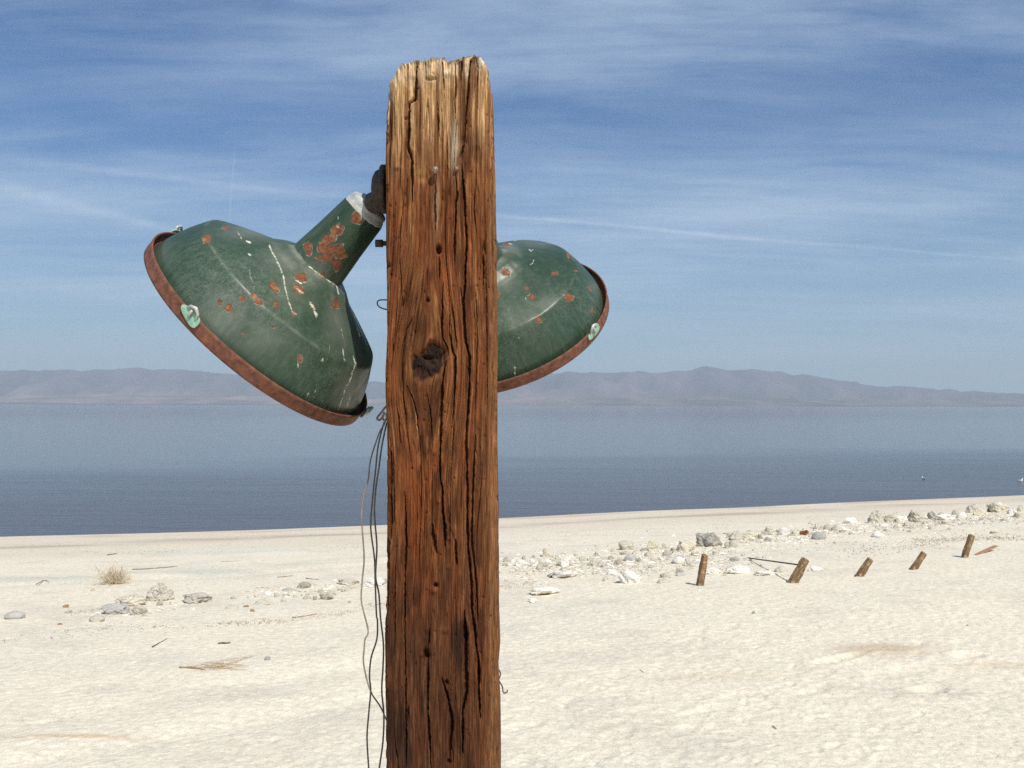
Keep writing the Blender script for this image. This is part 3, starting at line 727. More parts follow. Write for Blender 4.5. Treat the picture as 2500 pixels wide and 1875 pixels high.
kn = [at_depth(x, y, 1.528) for x, y in ((952, 985), (940, 995), (930, 1008), (922, 1018), (921, 1024), (928, 1025), (934, 1016), (938, 1006), (936, 1014), (934, 1022), (940, 1027), (944, 1020), (943, 1010), (950, 1018))]
kt = link(np_mesh('cable_tie', *tube_arrays(catmull(kn, 6), .0017, 8)), 'cable_tie', M_cable_pale)
tag(kt, 'looped knot of stiff grey cable tied at the post edge above the hanging cables', 'knot')

# ------------------------------------------------------------------ barn lamps
def n3(P, sc, seed):
    return np.array([mnoise.noise(Vector(p) * sc + Vector((seed, seed * 2, 0))) for p in P])

def enamel_mat():
    m, N, B = principled('green_enamel')
    pos = N.new('ShaderNodeTexCoord').outputs['Object']
    big = N.noise(pos, 7.0, 4.0, .6)
    cc = N.mix(N.mapr(big, .3, .7), (.020, .045, .026), (.034, .066, .038))
    # chalky bloom of weathered enamel, with rain streaks down the cone
    st = N.noise(N.scale(pos, (110, 110, 7)), 1.0, 4.0, .65, .6)
    st2 = N.noise(N.scale(pos, (260, 260, 24)), 1.0, 3.0, .6, 1.2)
    bl = N.noise(pos, 4.2, 3.0, .5)
    amt = N.math('MULTIPLY', N.mapr(st, .44, .75, 0, .34), N.mapr(bl, .35, .65, .45, 1.0))
    cc = N.mix(amt, cc, (.17, .20, .16))
    line = N.math('MULTIPLY', N.mapr(N.math('ABSOLUTE', N.math('SUBTRACT', st2, .5)), 0.0, .022, .50, 0.0), N.mapr(bl, .45, .60, 0.0, 1.0))
    cc = N.mix(line, cc, (.30, .34, .27))
    cc = N.mix(N.math('MULTIPLY', N.attr('bleed'), N.mapr(st2, .35, .65, .08, .42)), cc, (.16, .085, .035))
    dust = N.attr('dust'); cc = N.mix(N.math('MULTIPLY', dust, N.mapr(N.noise(pos, 30, 4, .6), .2, .7, .4, 1.0)), cc, (.30, .30, .25))
    rust = N.attr('rust'); wht = N.attr('white')
    rn = N.noise(pos, 210.0, 4.0, .65)
    ringm = N.mapr(N.math('ABSOLUTE', N.math('SUBTRACT', N.math('ADD', rust, N.math('MULTIPLY', N.math('SUBTRACT', rn, .5), .4)), .38)), .02, .14, 1.0, 0.0)
    rcol = N.mix(N.mapr(rn, .3, .7), (.095, .036, .022), (.27, .105, .048))
    rcol = N.mix(N.mapr(N.noise(pos, 75, 2, .5), .55, .7, 0, .5), rcol, (.40, .25, .12))
    e = N.math('ADD', rust, N.math('MULTIPLY', N.math('SUBTRACT', N.noise(pos, 62, 4, .65), .5), .85))
    rm = N.mapr(e, .42, .52)
    cc = N.mix(N.mapr(e, .20, .42, 0, .55), cc, (.10, .075, .04))
    cc = N.mix(N.math('MULTIPLY', N.mapr(e, .36, .42), N.mapr(N.noise(pos, 60, 3, .6), .45, .6)), cc, (.40, .36, .28)); cc = N.mix(rm, cc, rcol)
    cc = N.mix(N.math('MULTIPLY', rm, N.mapr(e, .46, .66, .75, 0.0)), cc, (.050, .024, .016))
    we = N.math('ADD', wht, N.math('MULTIPLY', N.math('SUBTRACT', N.noise(pos, 170, 4, .75), .66), 2.4))
    wm = N.mapr(N.math('MULTIPLY', we, N.mapr(wht, .02, .2)), .35, .75)
    cc = N.mix(N.math('MULTIPLY', wm, .9), cc, (.66, .62, .53))
    N.l.new(cc, B.inputs['Base Color'])
    rg = N.math('MAXIMUM', N.math('MAXIMUM', rm, wm), N.mapr(amt, 0, .6, 0.0, .5))
    B.inputs['Specular IOR Level'].default_value = .34
    N.l.new(N.mapr(rg, 0, 1, .36, .92), B.inputs['Roughness'])
    hh = N.math('ADD', N.math('MULTIPLY', rm, N.math('SUBTRACT', rn, .9)), N.math('MULTIPLY', wm, .3))
    hh = N.math('ADD', hh, N.math('MULTIPLY', N.noise(pos, 45, 3, .5), .25))
    bp = N.new('ShaderNodeBump', {'Strength': .6, 'Distance': .0014, 'Height': hh}); N.l.new(bp.outputs[0], B.inputs['Normal'])
    return m
M_enamel = enamel_mat()
M_band = simple_mat('rust_band', (.085, .032, .020), (.235, .088, .048), .82, 85, .7, dist=.0012, detail=7)
M_inner = simple_mat('white_enamel_inside', (.55, .53, .47), (.72, .70, .64), .4, 30, .1, dist=.0005)
M_collar = simple_mat('grey_cast_collar', (.30, .31, .29), (.52, .53, .49), .55, 70, .6, dist=.0012)
M_clip = simple_mat('verdigris_clip', (.20, .38, .27), (.36, .56, .42), .7, 120, .4, dist=.0006)
M_nut = simple_mat('zinc_wing_nut', (.30, .30, .28), (.58, .58, .54), .6, 140, .6, metal=.2, dist=.0008)

def lamp(name, C, nv, spots, dusts, whites, clips, neck_shift, label, seed):
    nv = Vector(nv).normalized(); C = Vector(C)
    a = nv.cross(Vector((0, 1, 0))).normalized(); b = nv.cross(a)
    # object frame: local Z = lamp axis, origin at the rim plane
    Mx = Matrix((a, b, nv)).transposed().to_4x4(); Mx.translation = C
    root = empty(name); root.matrix_world = Mx
    tag(root, label, 'lamp')
    Mn = np.array(Mx); Ri = np.array(Mx.to_3x3())
    def world(P): return P @ Ri.T + np.array(C)
    campos = np.array([0, 0, EYE])
    # --- shade
    prof = np.array([(-.0130, .2060), (-.010, .2060), (-.004, .2050), (.006, .2030), (.020, .1980), (.040, .1890), (.058, .1795), (.0665, .1753), (.0695, .1733), (.0720, .1690), (.080, .1535), (.088, .1370), (.096, .1200), (.104, .1020), (.110, .0890), (.115, .0800), (.120, .0730), (.126, .0640), (.131, .0540), (.134, .0485), (.1345, .0440)])
    d = np.concatenate([[0], np.cumsum(np.hypot(*(prof[1:] - prof[:-1]).T))])
    s = np.linspace(0, d[-1], 190); h = np.interp(s, d, prof[:, 0]); r = np.interp(s, d, prof[:, 1])
    ker = np.array([0, 1, 2, 1, 0.]) / 4
    r2 = np.convolve(np.pad(r, 2, 'edge'), ker, 'valid'); hh2 = np.convolve(np.pad(h, 2, 'edge'), ker, 'valid')
    na = 420; th = np.linspace(0, 2 * np.pi, na, endpoint=False)
    HH, TH = np.meshgrid(hh2, th, indexing='ij'); RR = np.broadcast_to(r2[:, None], HH.shape)
    # hand-spun sheet: gentle dents
    dent = .0022 * (fbm(np.cos(TH) * 2.2 + 5, np.sin(TH) * 2.2 + HH * 22, 170 + seed, 3) - .5) * 2
    RR = RR + dent * sstep(0, .03, HH)
    L = np.stack([RR * np.cos(TH), RR * np.sin(TH), HH + dent * .8 * sstep(.02, .06, HH)], -1).reshape(-1, 3)
    def masks(Lp, Fc_nv):
        Wp = world(Lp); px = photo_px(Wp); n = len(Lp)
        view = campos - Wp; facing = (Fc_nv @ Ri.T * view).sum(1) > 0
        ru = np.zeros(n); wh = np.zeros(n); du = np.zeros(n); bl_ = np.zeros(n)
        def nearest(x, y):
            q = np.hypot(px[:, 0] - x, px[:, 1] - y) + np.where(facing, 0, 1e4); i = int(q.argmin()); return (i, q[i])
        for (x, y, w, hgt, *ang) in spots:
            i, q = nearest(x, y)
            if q > 12: continue
            # ellipse in the picture's plane near the surface point, kept local by a 3D distance
            dd = np.linalg.norm(Wp - Wp[i], axis=1)
            an = rad(ang[0]) if ang else 0
            dx, dy = px[:, 0] - x, px[:, 1] - y; w = w * .86; hgt = hgt * .86; e = np.hypot((math.cos(an) * dx + math.sin(an) * dy) / w, (-math.sin(an) * dx + math.cos(an) * dy) / hgt)
            an2 = np.arctan2(dy, dx)
            e = e * (1 + .55 * (vn(np.cos(an2) * 1.7 + x * .31, np.sin(an2) * 1.7 + y * .17, 301) - .5) + .35 * (vn(dx / (w * .55) + x, dy / (hgt * .55) + y, 302) - .5))
            ru = np.maximum(ru, np.where((dd < .06) & facing, np.clip(1.40 - .95 * e, 0, 1), 0))
            bleed = np.exp(-(dx / (w * .55)) ** 2) * np.clip(1 - (dy - hgt * .3) / (hgt * 3.4), 0, 1) * (dy > 0); bl_ = np.maximum(bl_, np.where((dd < .10) & facing, bleed, 0))
        for pts_, w in whites:
            P = np.array(pts_, float)
            for A_, B_ in zip(P[:-1], P[1:]):
                i, q = nearest(*(A_ + B_) / 2)
                if q > 14: continue
                ab = B_ - A_; t = np.clip(((px - A_) @ ab) / (ab @ ab), 0, 1)
                e = np.hypot(*(px - A_ - t[:, None] * ab).T) / w
                dd = np.linalg.norm(Wp - Wp[i], axis=1)
                wh = np.maximum(wh, np.where((dd < .09) & facing, np.clip(1.25 - .8 * e, 0, 1), 0))
        for (x, y, w, hgt, k) in dusts:
            i, q = nearest(x, y); dd = np.linalg.norm(Wp - Wp[i], axis=1)
            e = np.hypot((px[:, 0] - x) / w, (px[:, 1] - y) / hgt)
            du = np.maximum(du, np.where((dd < .2) & facing, k * np.exp(-e * e), 0))
        masks.bleed = bl_
        return ru, wh, du
    def normals(HH_, RR_, TH_):
        dh = np.gradient(HH_, axis=0); dr = np.gradient(RR_, axis=0); l_ = np.hypot(dh, dr) + 1e-9
        nr_, nz = dh / l_, -dr / l_
        return np.stack([nr_ * np.cos(TH_), nr_ * np.sin(TH_), nz], -1).reshape(-1, 3)
    ru, wh, du = masks(L, normals(HH, RR, TH))
    bleed_ = masks.bleed
    # dust on the shoulder and crease rings
    hv = HH.ravel()
    edge = np.exp(-((hv - .0695) / .0018) ** 2) * .34 + np.exp(-((hv - .118) / .004) ** 2) * .22 + np.exp(-((hv - .132) / .003) ** 2) * .5
    du = np.clip(du + edge * sstep(.35, .7, fbm(TH.ravel() * 5, hv * 40, 5 + seed)), 0, 1)
    # inner skin
    Li = np.stack([(RR - .0014) * np.cos(TH), (RR - .0014) * np.sin(TH), HH + dent * .8 * sstep(.02, .06, HH) - .0016], -1).reshape(-1, 3)
    me = np_mesh('shade', np.vstack([L, Li[::1]]), [np.vstack([grid_faces(len(s), na, True), grid_faces(len(s), na, True, True) + len(L)])], True,
                 {'rust': np.concatenate([ru, ru * 0]), 'white': np.concatenate([wh, wh * 0]), 'dust': np.concatenate([du, du * 0]), 'bleed': np.concatenate([bleed_, bleed_ * 0])})
    me.materials.append(M_enamel); me.materials.append(M_inner)
    nf = len(me.polygons); mi = np.zeros(nf, np.int32); mi[nf // 2:] = 1; me.polygons.foreach_set('material_index', mi)
    sh = link(me, 'shade', None, root)
    # --- neck
    zs = np.linspace(.128, .247, 90); q = (zs - .128) / .119
    rn = np.interp(q, [0, .04, .10, .5, 1], [.0520, .0490, .0480, .0425, .0372])
    rn[-1] *= .97
    HH, TH2 = np.meshgrid(zs, th[::2], indexing='ij'); RR = np.broadcast_to(rn[:, None], HH.shape); sx = neck_shift[0] * q[:, None]; sy = neck_shift[1] * q[:, None]
    L = np.stack([RR * np.cos(TH2) + sx, RR * np.sin(TH2) + sy, HH], -1).reshape(-1, 3)
    ru, wh, du = masks(L, normals(HH, RR, TH2))
    me = np_mesh('neck', L, grid_faces(len(zs), HH.shape[1], True), True, {'rust': ru, 'white': wh, 'dust': du}); link(me, 'neck', M_enamel, root)
    # neck lip
    def lathe(nm, prof, mat, parent, n=64, off=(0, 0), rough=0.0):
        prof = np.array(prof); t_ = np.linspace(0, 2 * np.pi, n, endpoint=False); Zp, Tp = np.meshgrid(prof[:, 1], t_, indexing='ij'); Rp = np.broadcast_to(prof[:, :1], Zp.shape)
        if rough: Rp = Rp + rough * (fbm(np.cos(Tp) * 3 + 9, np.sin(Tp) * 3 + Zp * 90, 33 + seed, 3) - .5)
        Lp = np.stack([Rp * np.cos(Tp) + off[0], Rp * np.sin(Tp) + off[1], Zp], -1).reshape(-1, 3)
        return link(np_mesh(nm, Lp, grid_faces(len(prof), n, True)), nm, mat, parent)
    lathe('collar', [(.0365, .240), (.0370, .246), (.0355, .252), (.0335, .256), (.0340, .259), (.0320, .263), (.0250, .266), (.0210, .270), (.0, .271)], M_collar, root, off=(neck_shift[0] * 1.03, neck_shift[1] * 1.03), rough=.003)
    # --- rust rim: a rolled band standing off the shade, with inner lip
    hb = .0206
    band = [(.2145, -.0010), (.2150, .0008), (.2166, .0014), (.2178, .0006), (.2176, -.0040), (.2168, -.0100), (.2172, -hb + .003), (.2166, -hb - .0008), (.2140, -hb - .0016), (.2000, -hb + .001), (.2000, -hb + .003), (.2035, -.0150), (.2075, -.0136), (.2082, -.0112), (.2092, -.0112), (.2100, -.0140), (.2138, -.0140), (.2146, -.0090), (.2145, -.0010)]
    lathe('rim', [(r_, z_) for r_, z_ in band], M_band, root, n=220, rough=.0011)
    # --- clips with wing nuts round the rim
    for (x, y, roll) in clips:
        # ring angle whose rim point lies nearest this picture position
        ring = np.stack([.218 * np.cos(th), .218 * np.sin(th), th * 0 + .001], -1); pw = world(ring); pp = photo_px(pw)
        i = int(np.hypot(pp[:, 0] - x, pp[:, 1] - y).argmin()); ang = th[i]
        cr = empty('rim_clip'); cr.parent = root
        cr.matrix_local = Matrix.Rotation(ang, 4, 'Z') @ Matrix.Translation((.2182, 0, -.004)) @ Matrix.Rotation(roll, 4, 'X')
        # local: X outward, Y along the rim, Z lamp axis
        n_ = 22; out = []
        for k in range(n_):
            w = 2 * math.pi * k / n_; yy = .0195 * math.copysign(abs(math.cos(w)) ** .7, math.cos(w)); zz = .0086 * math.copysign(abs(math.sin(w)) ** .8, math.sin(w)) * (1 + .30 * yy / .0195)
            out.append((yy, zz))
        bm = bmesh.new()
        for lay, x0 in enumerate((0.0006, .0026)):
            for (yy, zz) in out: bm.verts.new((x0 - (zz / .01) ** 2 * .0016, yy, zz))
        bm.verts.ensure_lookup_table()
        bm.faces.new([bm.verts[k] for k in range(n_)][::-1]); bm.faces.new([bm.verts[n_ + k] for k in range(n_)])
        for k in range(n_): bm.faces.new([bm.verts[k], bm.verts[(k + 1) % n_], bm.verts[n_ + (k + 1) % n_], bm.verts[n_ + k]])
        me = bpy.data.meshes.new('clip_plate'); bm.to_mesh(me); bm.free(); link(me, 'clip_plate', M_clip, cr)
        # make the empty's parts direct children (thing > part > sub-part): plate and nut sit under the clip
        V1, F1 = tube_arrays([(.002, .0105, .004), (.0045, .0085, .0125), (.005, .0, .0155), (.0045, -.008, .0110), (.002, -.0115, .0050)], [.0016, .0024, .0030, .0025, .0015], 8)
        V2, F2 = tube_arrays([(.0024, .001, -.002), (.0055, .0, .001), (.0060, -.001, .010)], [.0022, .0026, .0018], 8)
        Vj, Fj = join([(V1, F1), (V2, F2)]); link(np_mesh('wing_nut', Vj, Fj), 'wing_nut', M_nut, cr)
    return root, Mx

def axis(th, tau, sx): return (sx * math.cos(th) * math.cos(tau), -math.sin(tau), math.sin(th) * math.cos(tau))
ZB = lambda s, o, L: [(o[0] + q[0] * s, o[1] + q[1] * s, q[2] * s, q[3] * s, *q[4:]) for q in L]
WB = lambda s, o, L: [([(o[0] + x * s, o[1] + y * s) for x, y in P], w * s) for P, w in L]
s5, o5 = .422, (320, 380)
spL = ZB(s5, o5, [(435, 485, 26, 26), (547, 417, 20, 12), (705, 808, 18, 16), (735, 842, 36, 20, 30), (640, 827, 24, 20), (566, 880, 26, 28), (511, 851, 14, 18), (825, 753, 44, 26, 50), (840, 860, 24, 24, 40),
                  (985, 706, 42, 38), (968, 776, 42, 22, 35), (978, 1177, 18, 24), (1187, 858, 24, 36), (1338, 1217, 12, 16), (648, 1030, 14, 10), (820, 992, 12, 8), (1110, 685, 18, 18),
                  (1308, 363, 40, 42), (1025, 530, 32, 44, 10), (1190, 425, 44, 34, -25), (1145, 480, 50, 34, -35), (1110, 530, 40, 48), (1170, 550, 66, 40), (1125, 590, 52, 34), (1215, 570, 36, 34), (1195, 630, 34, 44, 10), (944, 915, 18, 12, 30), (1050, 870, 12, 16), (1288, 905, 8, 8)])
whL = WB(s5, o5, [([(800, 520), (818, 560), (850, 620), (880, 690), (888, 745)], 8), ([(888, 745), (900, 800), (915, 850), (935, 905), (960, 920)], 6), ([(1035, 850), (1055, 880), (1075, 930)], 13), ([(960, 770), (1000, 800)], 7),
                  ([(955, 720), (980, 738), (1010, 730)], 7), ([(1030, 640), (1060, 665), (1130, 715), (1180, 750)], 5), ([(1190, 755), (1200, 800)], 7), ([(1225, 1110), (1232, 1170), (1240, 1190)], 6), ([(1285, 1160), (1298, 1200), (1270, 1290), (1255, 1330)], 8),
                  ([(1245, 1330), (1225, 1400), (1200, 1470)], 6), ([(1100, 1190), (1108, 1180)], 13), ([(1133, 1175), (1140, 1185)], 6), ([(1040, 1345), (1020, 1390)], 6), ([(1068, 1350), (1058, 1400)], 5), ([(1270, 1390), (1245, 1465)], 5),
                  ([(950, 1400), (1010, 1430), (1100, 1470), (1200, 1500), (1290, 1500)], 9), ([(683, 570), (690, 574)], 9), ([(685, 660), (690, 700), (712, 745), (712, 770)], 5), ([(965, 1190), (968, 1230)], 7), ([(1150, 1095), (1146, 1130)], 4), ([(1190, 410), (1200, 415)], 8), ([(1335, 345), (1335, 380)], 5), ([(1197, 352), (1199, 370)], 5),
                  ([(670, 495), (690, 505)], 10), ([(1270, 860), (1300, 960), (1325, 1050)], 5), ([(1215, 1000), (1240, 1120)], 3), ([(615, 440), (640, 480)], 4)])
duL = [(o5[0] + x * s5, o5[1] + y * s5, w * s5, h * s5, k) for x, y, w, h, k in ((870, 620, 110, 90, .30), (1000, 690, 160, 90, .35), (520, 930, 190, 160, .32), (1240, 1350, 70, 160, .28), (1200, 950, 90, 200, .32), (700, 440, 180, 50, .40), (950, 820, 160, 110, .22), (750, 1050, 200, 120, .22), (180, 560, 60, 80, .2))]
L_C, L_n = (-.4067, 1.62, .134 + EYE), axis(.8072, .1823, 1)
lampL, ML = lamp('barn_lamp', L_C, L_n, spL, duL, whL, [(468, 765, -.12), (437, 565, .1), (890, 1000, .1)], (.0, .0),
             'green enamel barn lamp with thick neck and rusty rim, hanging left of the post', 1)
s6, o6 = .2653, (1180, 540)
spR = ZB(s6, o6, [(205, 470, 50, 42, 20), (215, 210, 44, 14), (655, 482, 34, 22), (450, 697, 38, 30), (505, 905, 32, 40), (790, 703, 44, 42), (135, 682, 26, 26), (785, 315, 24, 18, 30), (852, 457, 16, 12), (985, 620, 12, 30, -20), (998, 820, 16, 26), (205, 775, 12, 10), (400, 612, 22, 18)])
whR = WB(s6, o6, [([(420, 262), (440, 272), (455, 265)], 10), ([(465, 355), (455, 385), (430, 405)], 8), ([(372, 590), (386, 594)], 3), ([(404, 600), (400, 618)], 3), ([(390, 700), (392, 720)], 6), ([(290, 1345), (292, 1390), (290, 1430)], 12), ([(540, 855), (545, 865)], 8), ([(235, 205), (260, 212)], 9), ([(160, 430), (205, 428), (225, 470), (255, 480), (245, 510)], 4), ([(285, 180), (305, 180)], 5), ([(330, 1060), (325, 1080)], 4)])
duR = [(o6[0] + x * s6, o6[1] + y * s6, w * s6, h * s6, k) for x, y, w, h, k in ((150, 560, 110, 90, .35), (250, 250, 90, 60, .35), (560, 770, 120, 60, .28), (300, 900, 200, 90, .28), (480, 200, 160, 40, .3), (1060, 600, 60, 60, .3))]
lampR, MR = lamp('barn_lamp', (-.0292, 1.9, .1695 + EYE), axis(1.2298, .6178, -1), spR, duR, whR, [(1455, 812, .05), (1150, 960, 0)], (.0, .0),
             'large green enamel barn lamp shade half hidden behind the right side of the post', 2)

# mounting swivel of each lamp, up to the post
def mounting(root, Mx, wall_pt, wall_n, bolt=True):
    inv = Mx.inverted()
    top = Mx @ Vector((0, 0, .268))
    wn = Vector(wall_n).normalized(); wp = Vector(wall_pt)
    def disc(nm, c, nrm, prof, mat, n=40, sz=1.0):
        q = Vector(nrm).to_track_quat('Z', 'Y'); V = []
        for (r_, z_) in prof:
            for k in range(n):
                w = 2 * math.pi * k / n; V.append(tuple(inv @ (Vector(c) + q @ Vector((r_ * math.cos(w) , r_ * math.sin(w) * sz, z_)))))
        return link(np_mesh(nm, np.array(V), grid_faces(len(prof), n, True)), nm, mat, root)
    pl_ = disc('mounting_plate', wp, wn, [(0, .0005), (.036, .0005), (.038, .002), (.038, .008), (.036, .010), (0, .0102)], M_dark_iron)
    disc('swivel_box', wp + wn * .0101, wn, [(.030, 0), (.030, .004), (.027, .008), (.020, .012), (.010, .014), (0, .0145)], M_dark_iron)
    ds = Vector((0, 0, -.018)); P = [wp + wn * .006 + ds, wp + wn * .016 + ds + (top - wp) * .15, top + (wp + ds - top) * .35, top]
    P = catmull(P, 5); V, F = tube_arrays([tuple(inv @ p) for p in P], [.017] * 6 + [.0165] * 4 + [.017] * (len(P) - 10), 20)
    link(np_mesh('swivel_elbow', V, F), 'swivel_elbow', M_dark_iron, root)
    if bolt:
        b0 = wp + Vector((.004, 0, -.085)); V, F = tube_arrays([tuple(inv @ (b0 + wn * t)) for t in (-.004, .006, .010, .0105, .022)], [.0040, .0040, .0040, .0062, .0060], 12)
        link(np_mesh('bolt', V, F), 'bolt', M_dark_iron, root)
wl = at_depth(944, 462, 1.53)
mounting(lampL, ML, (wl.x + .001, 1.53, wl.z), (-1, 0, 0))
mounting(lampR, MR, (-.135, 1.612, 2.05), (-.03, 1, 0), False)

# ------------------------------------------------------------------ stones
def stone_material(nm, c1, c2, c3, sc=9):
    m, N, B = principled(nm)
    pos = N.new('ShaderNodeTexCoord').outputs['Object']; oi = N.new('ShaderNodeObjectInfo').outputs['Random']
    p2 = N.vmath('ADD', pos, N.new('ShaderNodeCombineXYZ', {0: N.math('MULTIPLY', oi, 37.0), 1: 0.0, 2: 0.0}).outputs[0])
    f = N.noise(p2, sc * .22, 5.0, .65); g = N.noise(p2, sc * .9, 5, .7)
    cc = N.mix(N.mapr(f, .38, .62), c1, c2); cc = N.mix(N.mapr(g, .53, .60, 0, .85), cc, c3)
    cc = N.mix(1.0, cc, N.mix(oi, (.85, .85, .86), (1.12, 1.11, 1.08)), 'MULTIPLY')
    N.l.new(cc, B.inputs['Base Color']); B.inputs['Roughness'].default_value = .92
    bp = N.new('ShaderNodeBump', {'Strength': .45, 'Distance': .08, 'Height': g}); N.l.new(bp.outputs[0], B.inputs['Normal'])
    return m
SM = {'g': stone_material('grey_stone', (.52, .475, .39), (.66, .605, .50), (.33, .305, .25)),
      'd': stone_material('dark_stone', (.33, .305, .26), (.46, .43, .36), (.62, .56, .46)),
      'w': stone_material('white_stone', (.84, .80, .72), (.88, .84, .76), (.66, .61, .52)),
      't': stone_material('tan_stone', (.60, .545, .42), (.70, .64, .50), (.34, .32, .26)),
      'm': stone_material('mottled_stone', (.60, .55, .45), (.72, .66, .54), (.17, .16, .14), 12),
      'o': stone_material('rusty_stone', (.42, .24, .12), (.34, .17, .08), (.5, .42, .33)),
      'b': stone_material('blue_grey_stone', (.37, .365, .345), (.49, .475, .435), (.60, .56, .48))}
def rock_mesh(seed, flat=False, rnd=False, sub=4):
    rg = np.random.RandomState(seed); bm = bmesh.new(); bmesh.ops.create_icosphere(bm, subdivisions=sub, radius=1.0)
    V = np.array([tuple(v.co) for v in bm.verts])
    for _ in range(6 if rnd else 17):
        n = rg.normal(size=3); n /= np.linalg.norm(n); dd = rg.uniform(.62, .88) if not rnd else rg.uniform(.8, .95)
        k = V @ n; f = np.where(k > dd, dd / np.maximum(k, 1e-6), 1); V = V * (f[:, None] * .93 + .07)
    if flat: V[:, 2] = np.clip(V[:, 2], -.6, .62 + .06 * rg.rand())
    off = Vector((seed * 3.1, 0, 0))
    amp = .10 if rnd else .30
    for i in range(len(V)):
        p = Vector(V[i]); q = mnoise.fractal(p * 1.9 + off, .9, 2.1, 5)
        V[i] *= 1 + amp * q * (1 if rnd else 1) + (0 if rnd else .10 * (abs(mnoise.noise(p * 4.5 + off)) - .25))
    V /= np.abs(V).max(0)
    for v, c in zip(bm.verts, V): v.co = c
    me = bpy.data.meshes.new('stone'); bm.to_mesh(me); bm.free()
    me.polygons.foreach_set('use_smooth', [rnd] * len(me.polygons)); return me
ROCKS = {'a': [rock_mesh(k) for k in range(8)], 'r': [rock_mesh(20 + k, rnd=True) for k in range(5)], 'f': [rock_mesh(40 + k, flat=True) for k in range(4)]}
_mats = {}
def rock_variant(kind, tone, idx):
    k = (kind, tone, idx)
    if k not in _mats:
        me = ROCKS[kind][idx].copy(); me.materials.clear(); me.materials.append(SM[tone]); _mats[k] = me
    return _mats[k]
ANCH = []
TN = {'g': 'grey', 'd': 'dark grey', 'w': 'whitish', 't': 'tan', 'm': 'mottled', 'o': 'rusty orange', 'b': 'blue grey'}
USED = {}
def cobble_label(px, py, w, h, tone):
    best = min(ANCH, key=lambda a: (a[0] - px) ** 2 + (2.2 * (a[1] - py)) ** 2)
    dx, dy = px - best[0], 2.2 * (py - best[1])
    side = ('right of' if dx > 0 else 'left of') if abs(dx) > abs(dy) else ('in front of' if dy > 0 else 'behind')
    size = 'tiny' if w < 15 else 'small' if w < 24 else 'medium'
    shape = 'flat' if w > 2.4 * h else 'rounded' if w < 1.5 * h else 'low'
    lab = '%s %s %s cobble %s the %s' % (size, shape, TN[tone], side, best[2])
    k = USED.get(lab, 0); USED[lab] = k + 1
    if k:
        extra = [', further out', ', farthest out', ', at its far side', ', apart from the others'][min(k, 4) - 1]
        lab = lab.replace(' cobble', ' pebble' if k % 2 else ' stone', 1) if k < 2 else ' '.join((lab + extra).replace(' the ', ' ').split()[:16])
    if len(lab.split()) > 16: lab = ' '.join([q for q in lab.split() if q not in ('the', 'small', 'low', 'single', 'big')][:16])
    return lab
def stone(px, py, w, h, tone, kind='a', label=None, group=None, name='stone', rz=None, k=None):
    p, t = on_ground(px, py - min(h * .12, 3))
    kx = t / FPX
    W_, H_ = max(w * kx / 2, .01), max(h * kx, .01)
    if name == 'cobble': label = cobble_label(px, py, w, h, tone)
    elif label: ANCH.append((px, py, label.split(',')[0] if len(label.split(',')[0].split()) < 9 else ' '.join(label.split()[:7])))
    me = rock_variant(kind, tone, random.randrange(len(ROCKS[kind])) if k is None else k)
    o = bpy.data.objects.new(name, me); COL.objects.link(o)
    dep = W_ * random.uniform(.65, .95)
    o.scale = (W_, dep, H_ * (.95 if name == 'cobble' else .72))
    o.rotation_euler = (random.uniform(-.12, .12), random.uniform(-.12, .12), random.uniform(-.35, .35) + (math.pi if random.random() < .5 else 0) if rz is None else rz)
    if kind == 'f': o.rotation_euler.x = .30
    o.location = (p.x, p.y + dep * .5, float(ground_z(np.array(p.x), np.array(p.y + dep * .5))) + H_ * .72 * .36 * (.3 if name == 'cobble' else 1))
    if label: tag(o, label, 'rock' if W_ > .14 else 'stone', group)
    return o
z7 = lambda x, y, w, h: (1200 + x * .2939, 1180 + y * .2939, w * .2939, h * .2939)
z8 = lambda x, y, w, h: (1850 + x * .2939, 1180 + y * .2939, w * .2939, h * .2939)
a1 = lambda x, y, w, h: (x * .226, 1280 + y * .226, w * .226, h * .226)
a2 = lambda x, y, w, h: (450 + x * .2306, 1280 + y * .2306, w * .2306, h * .2306)
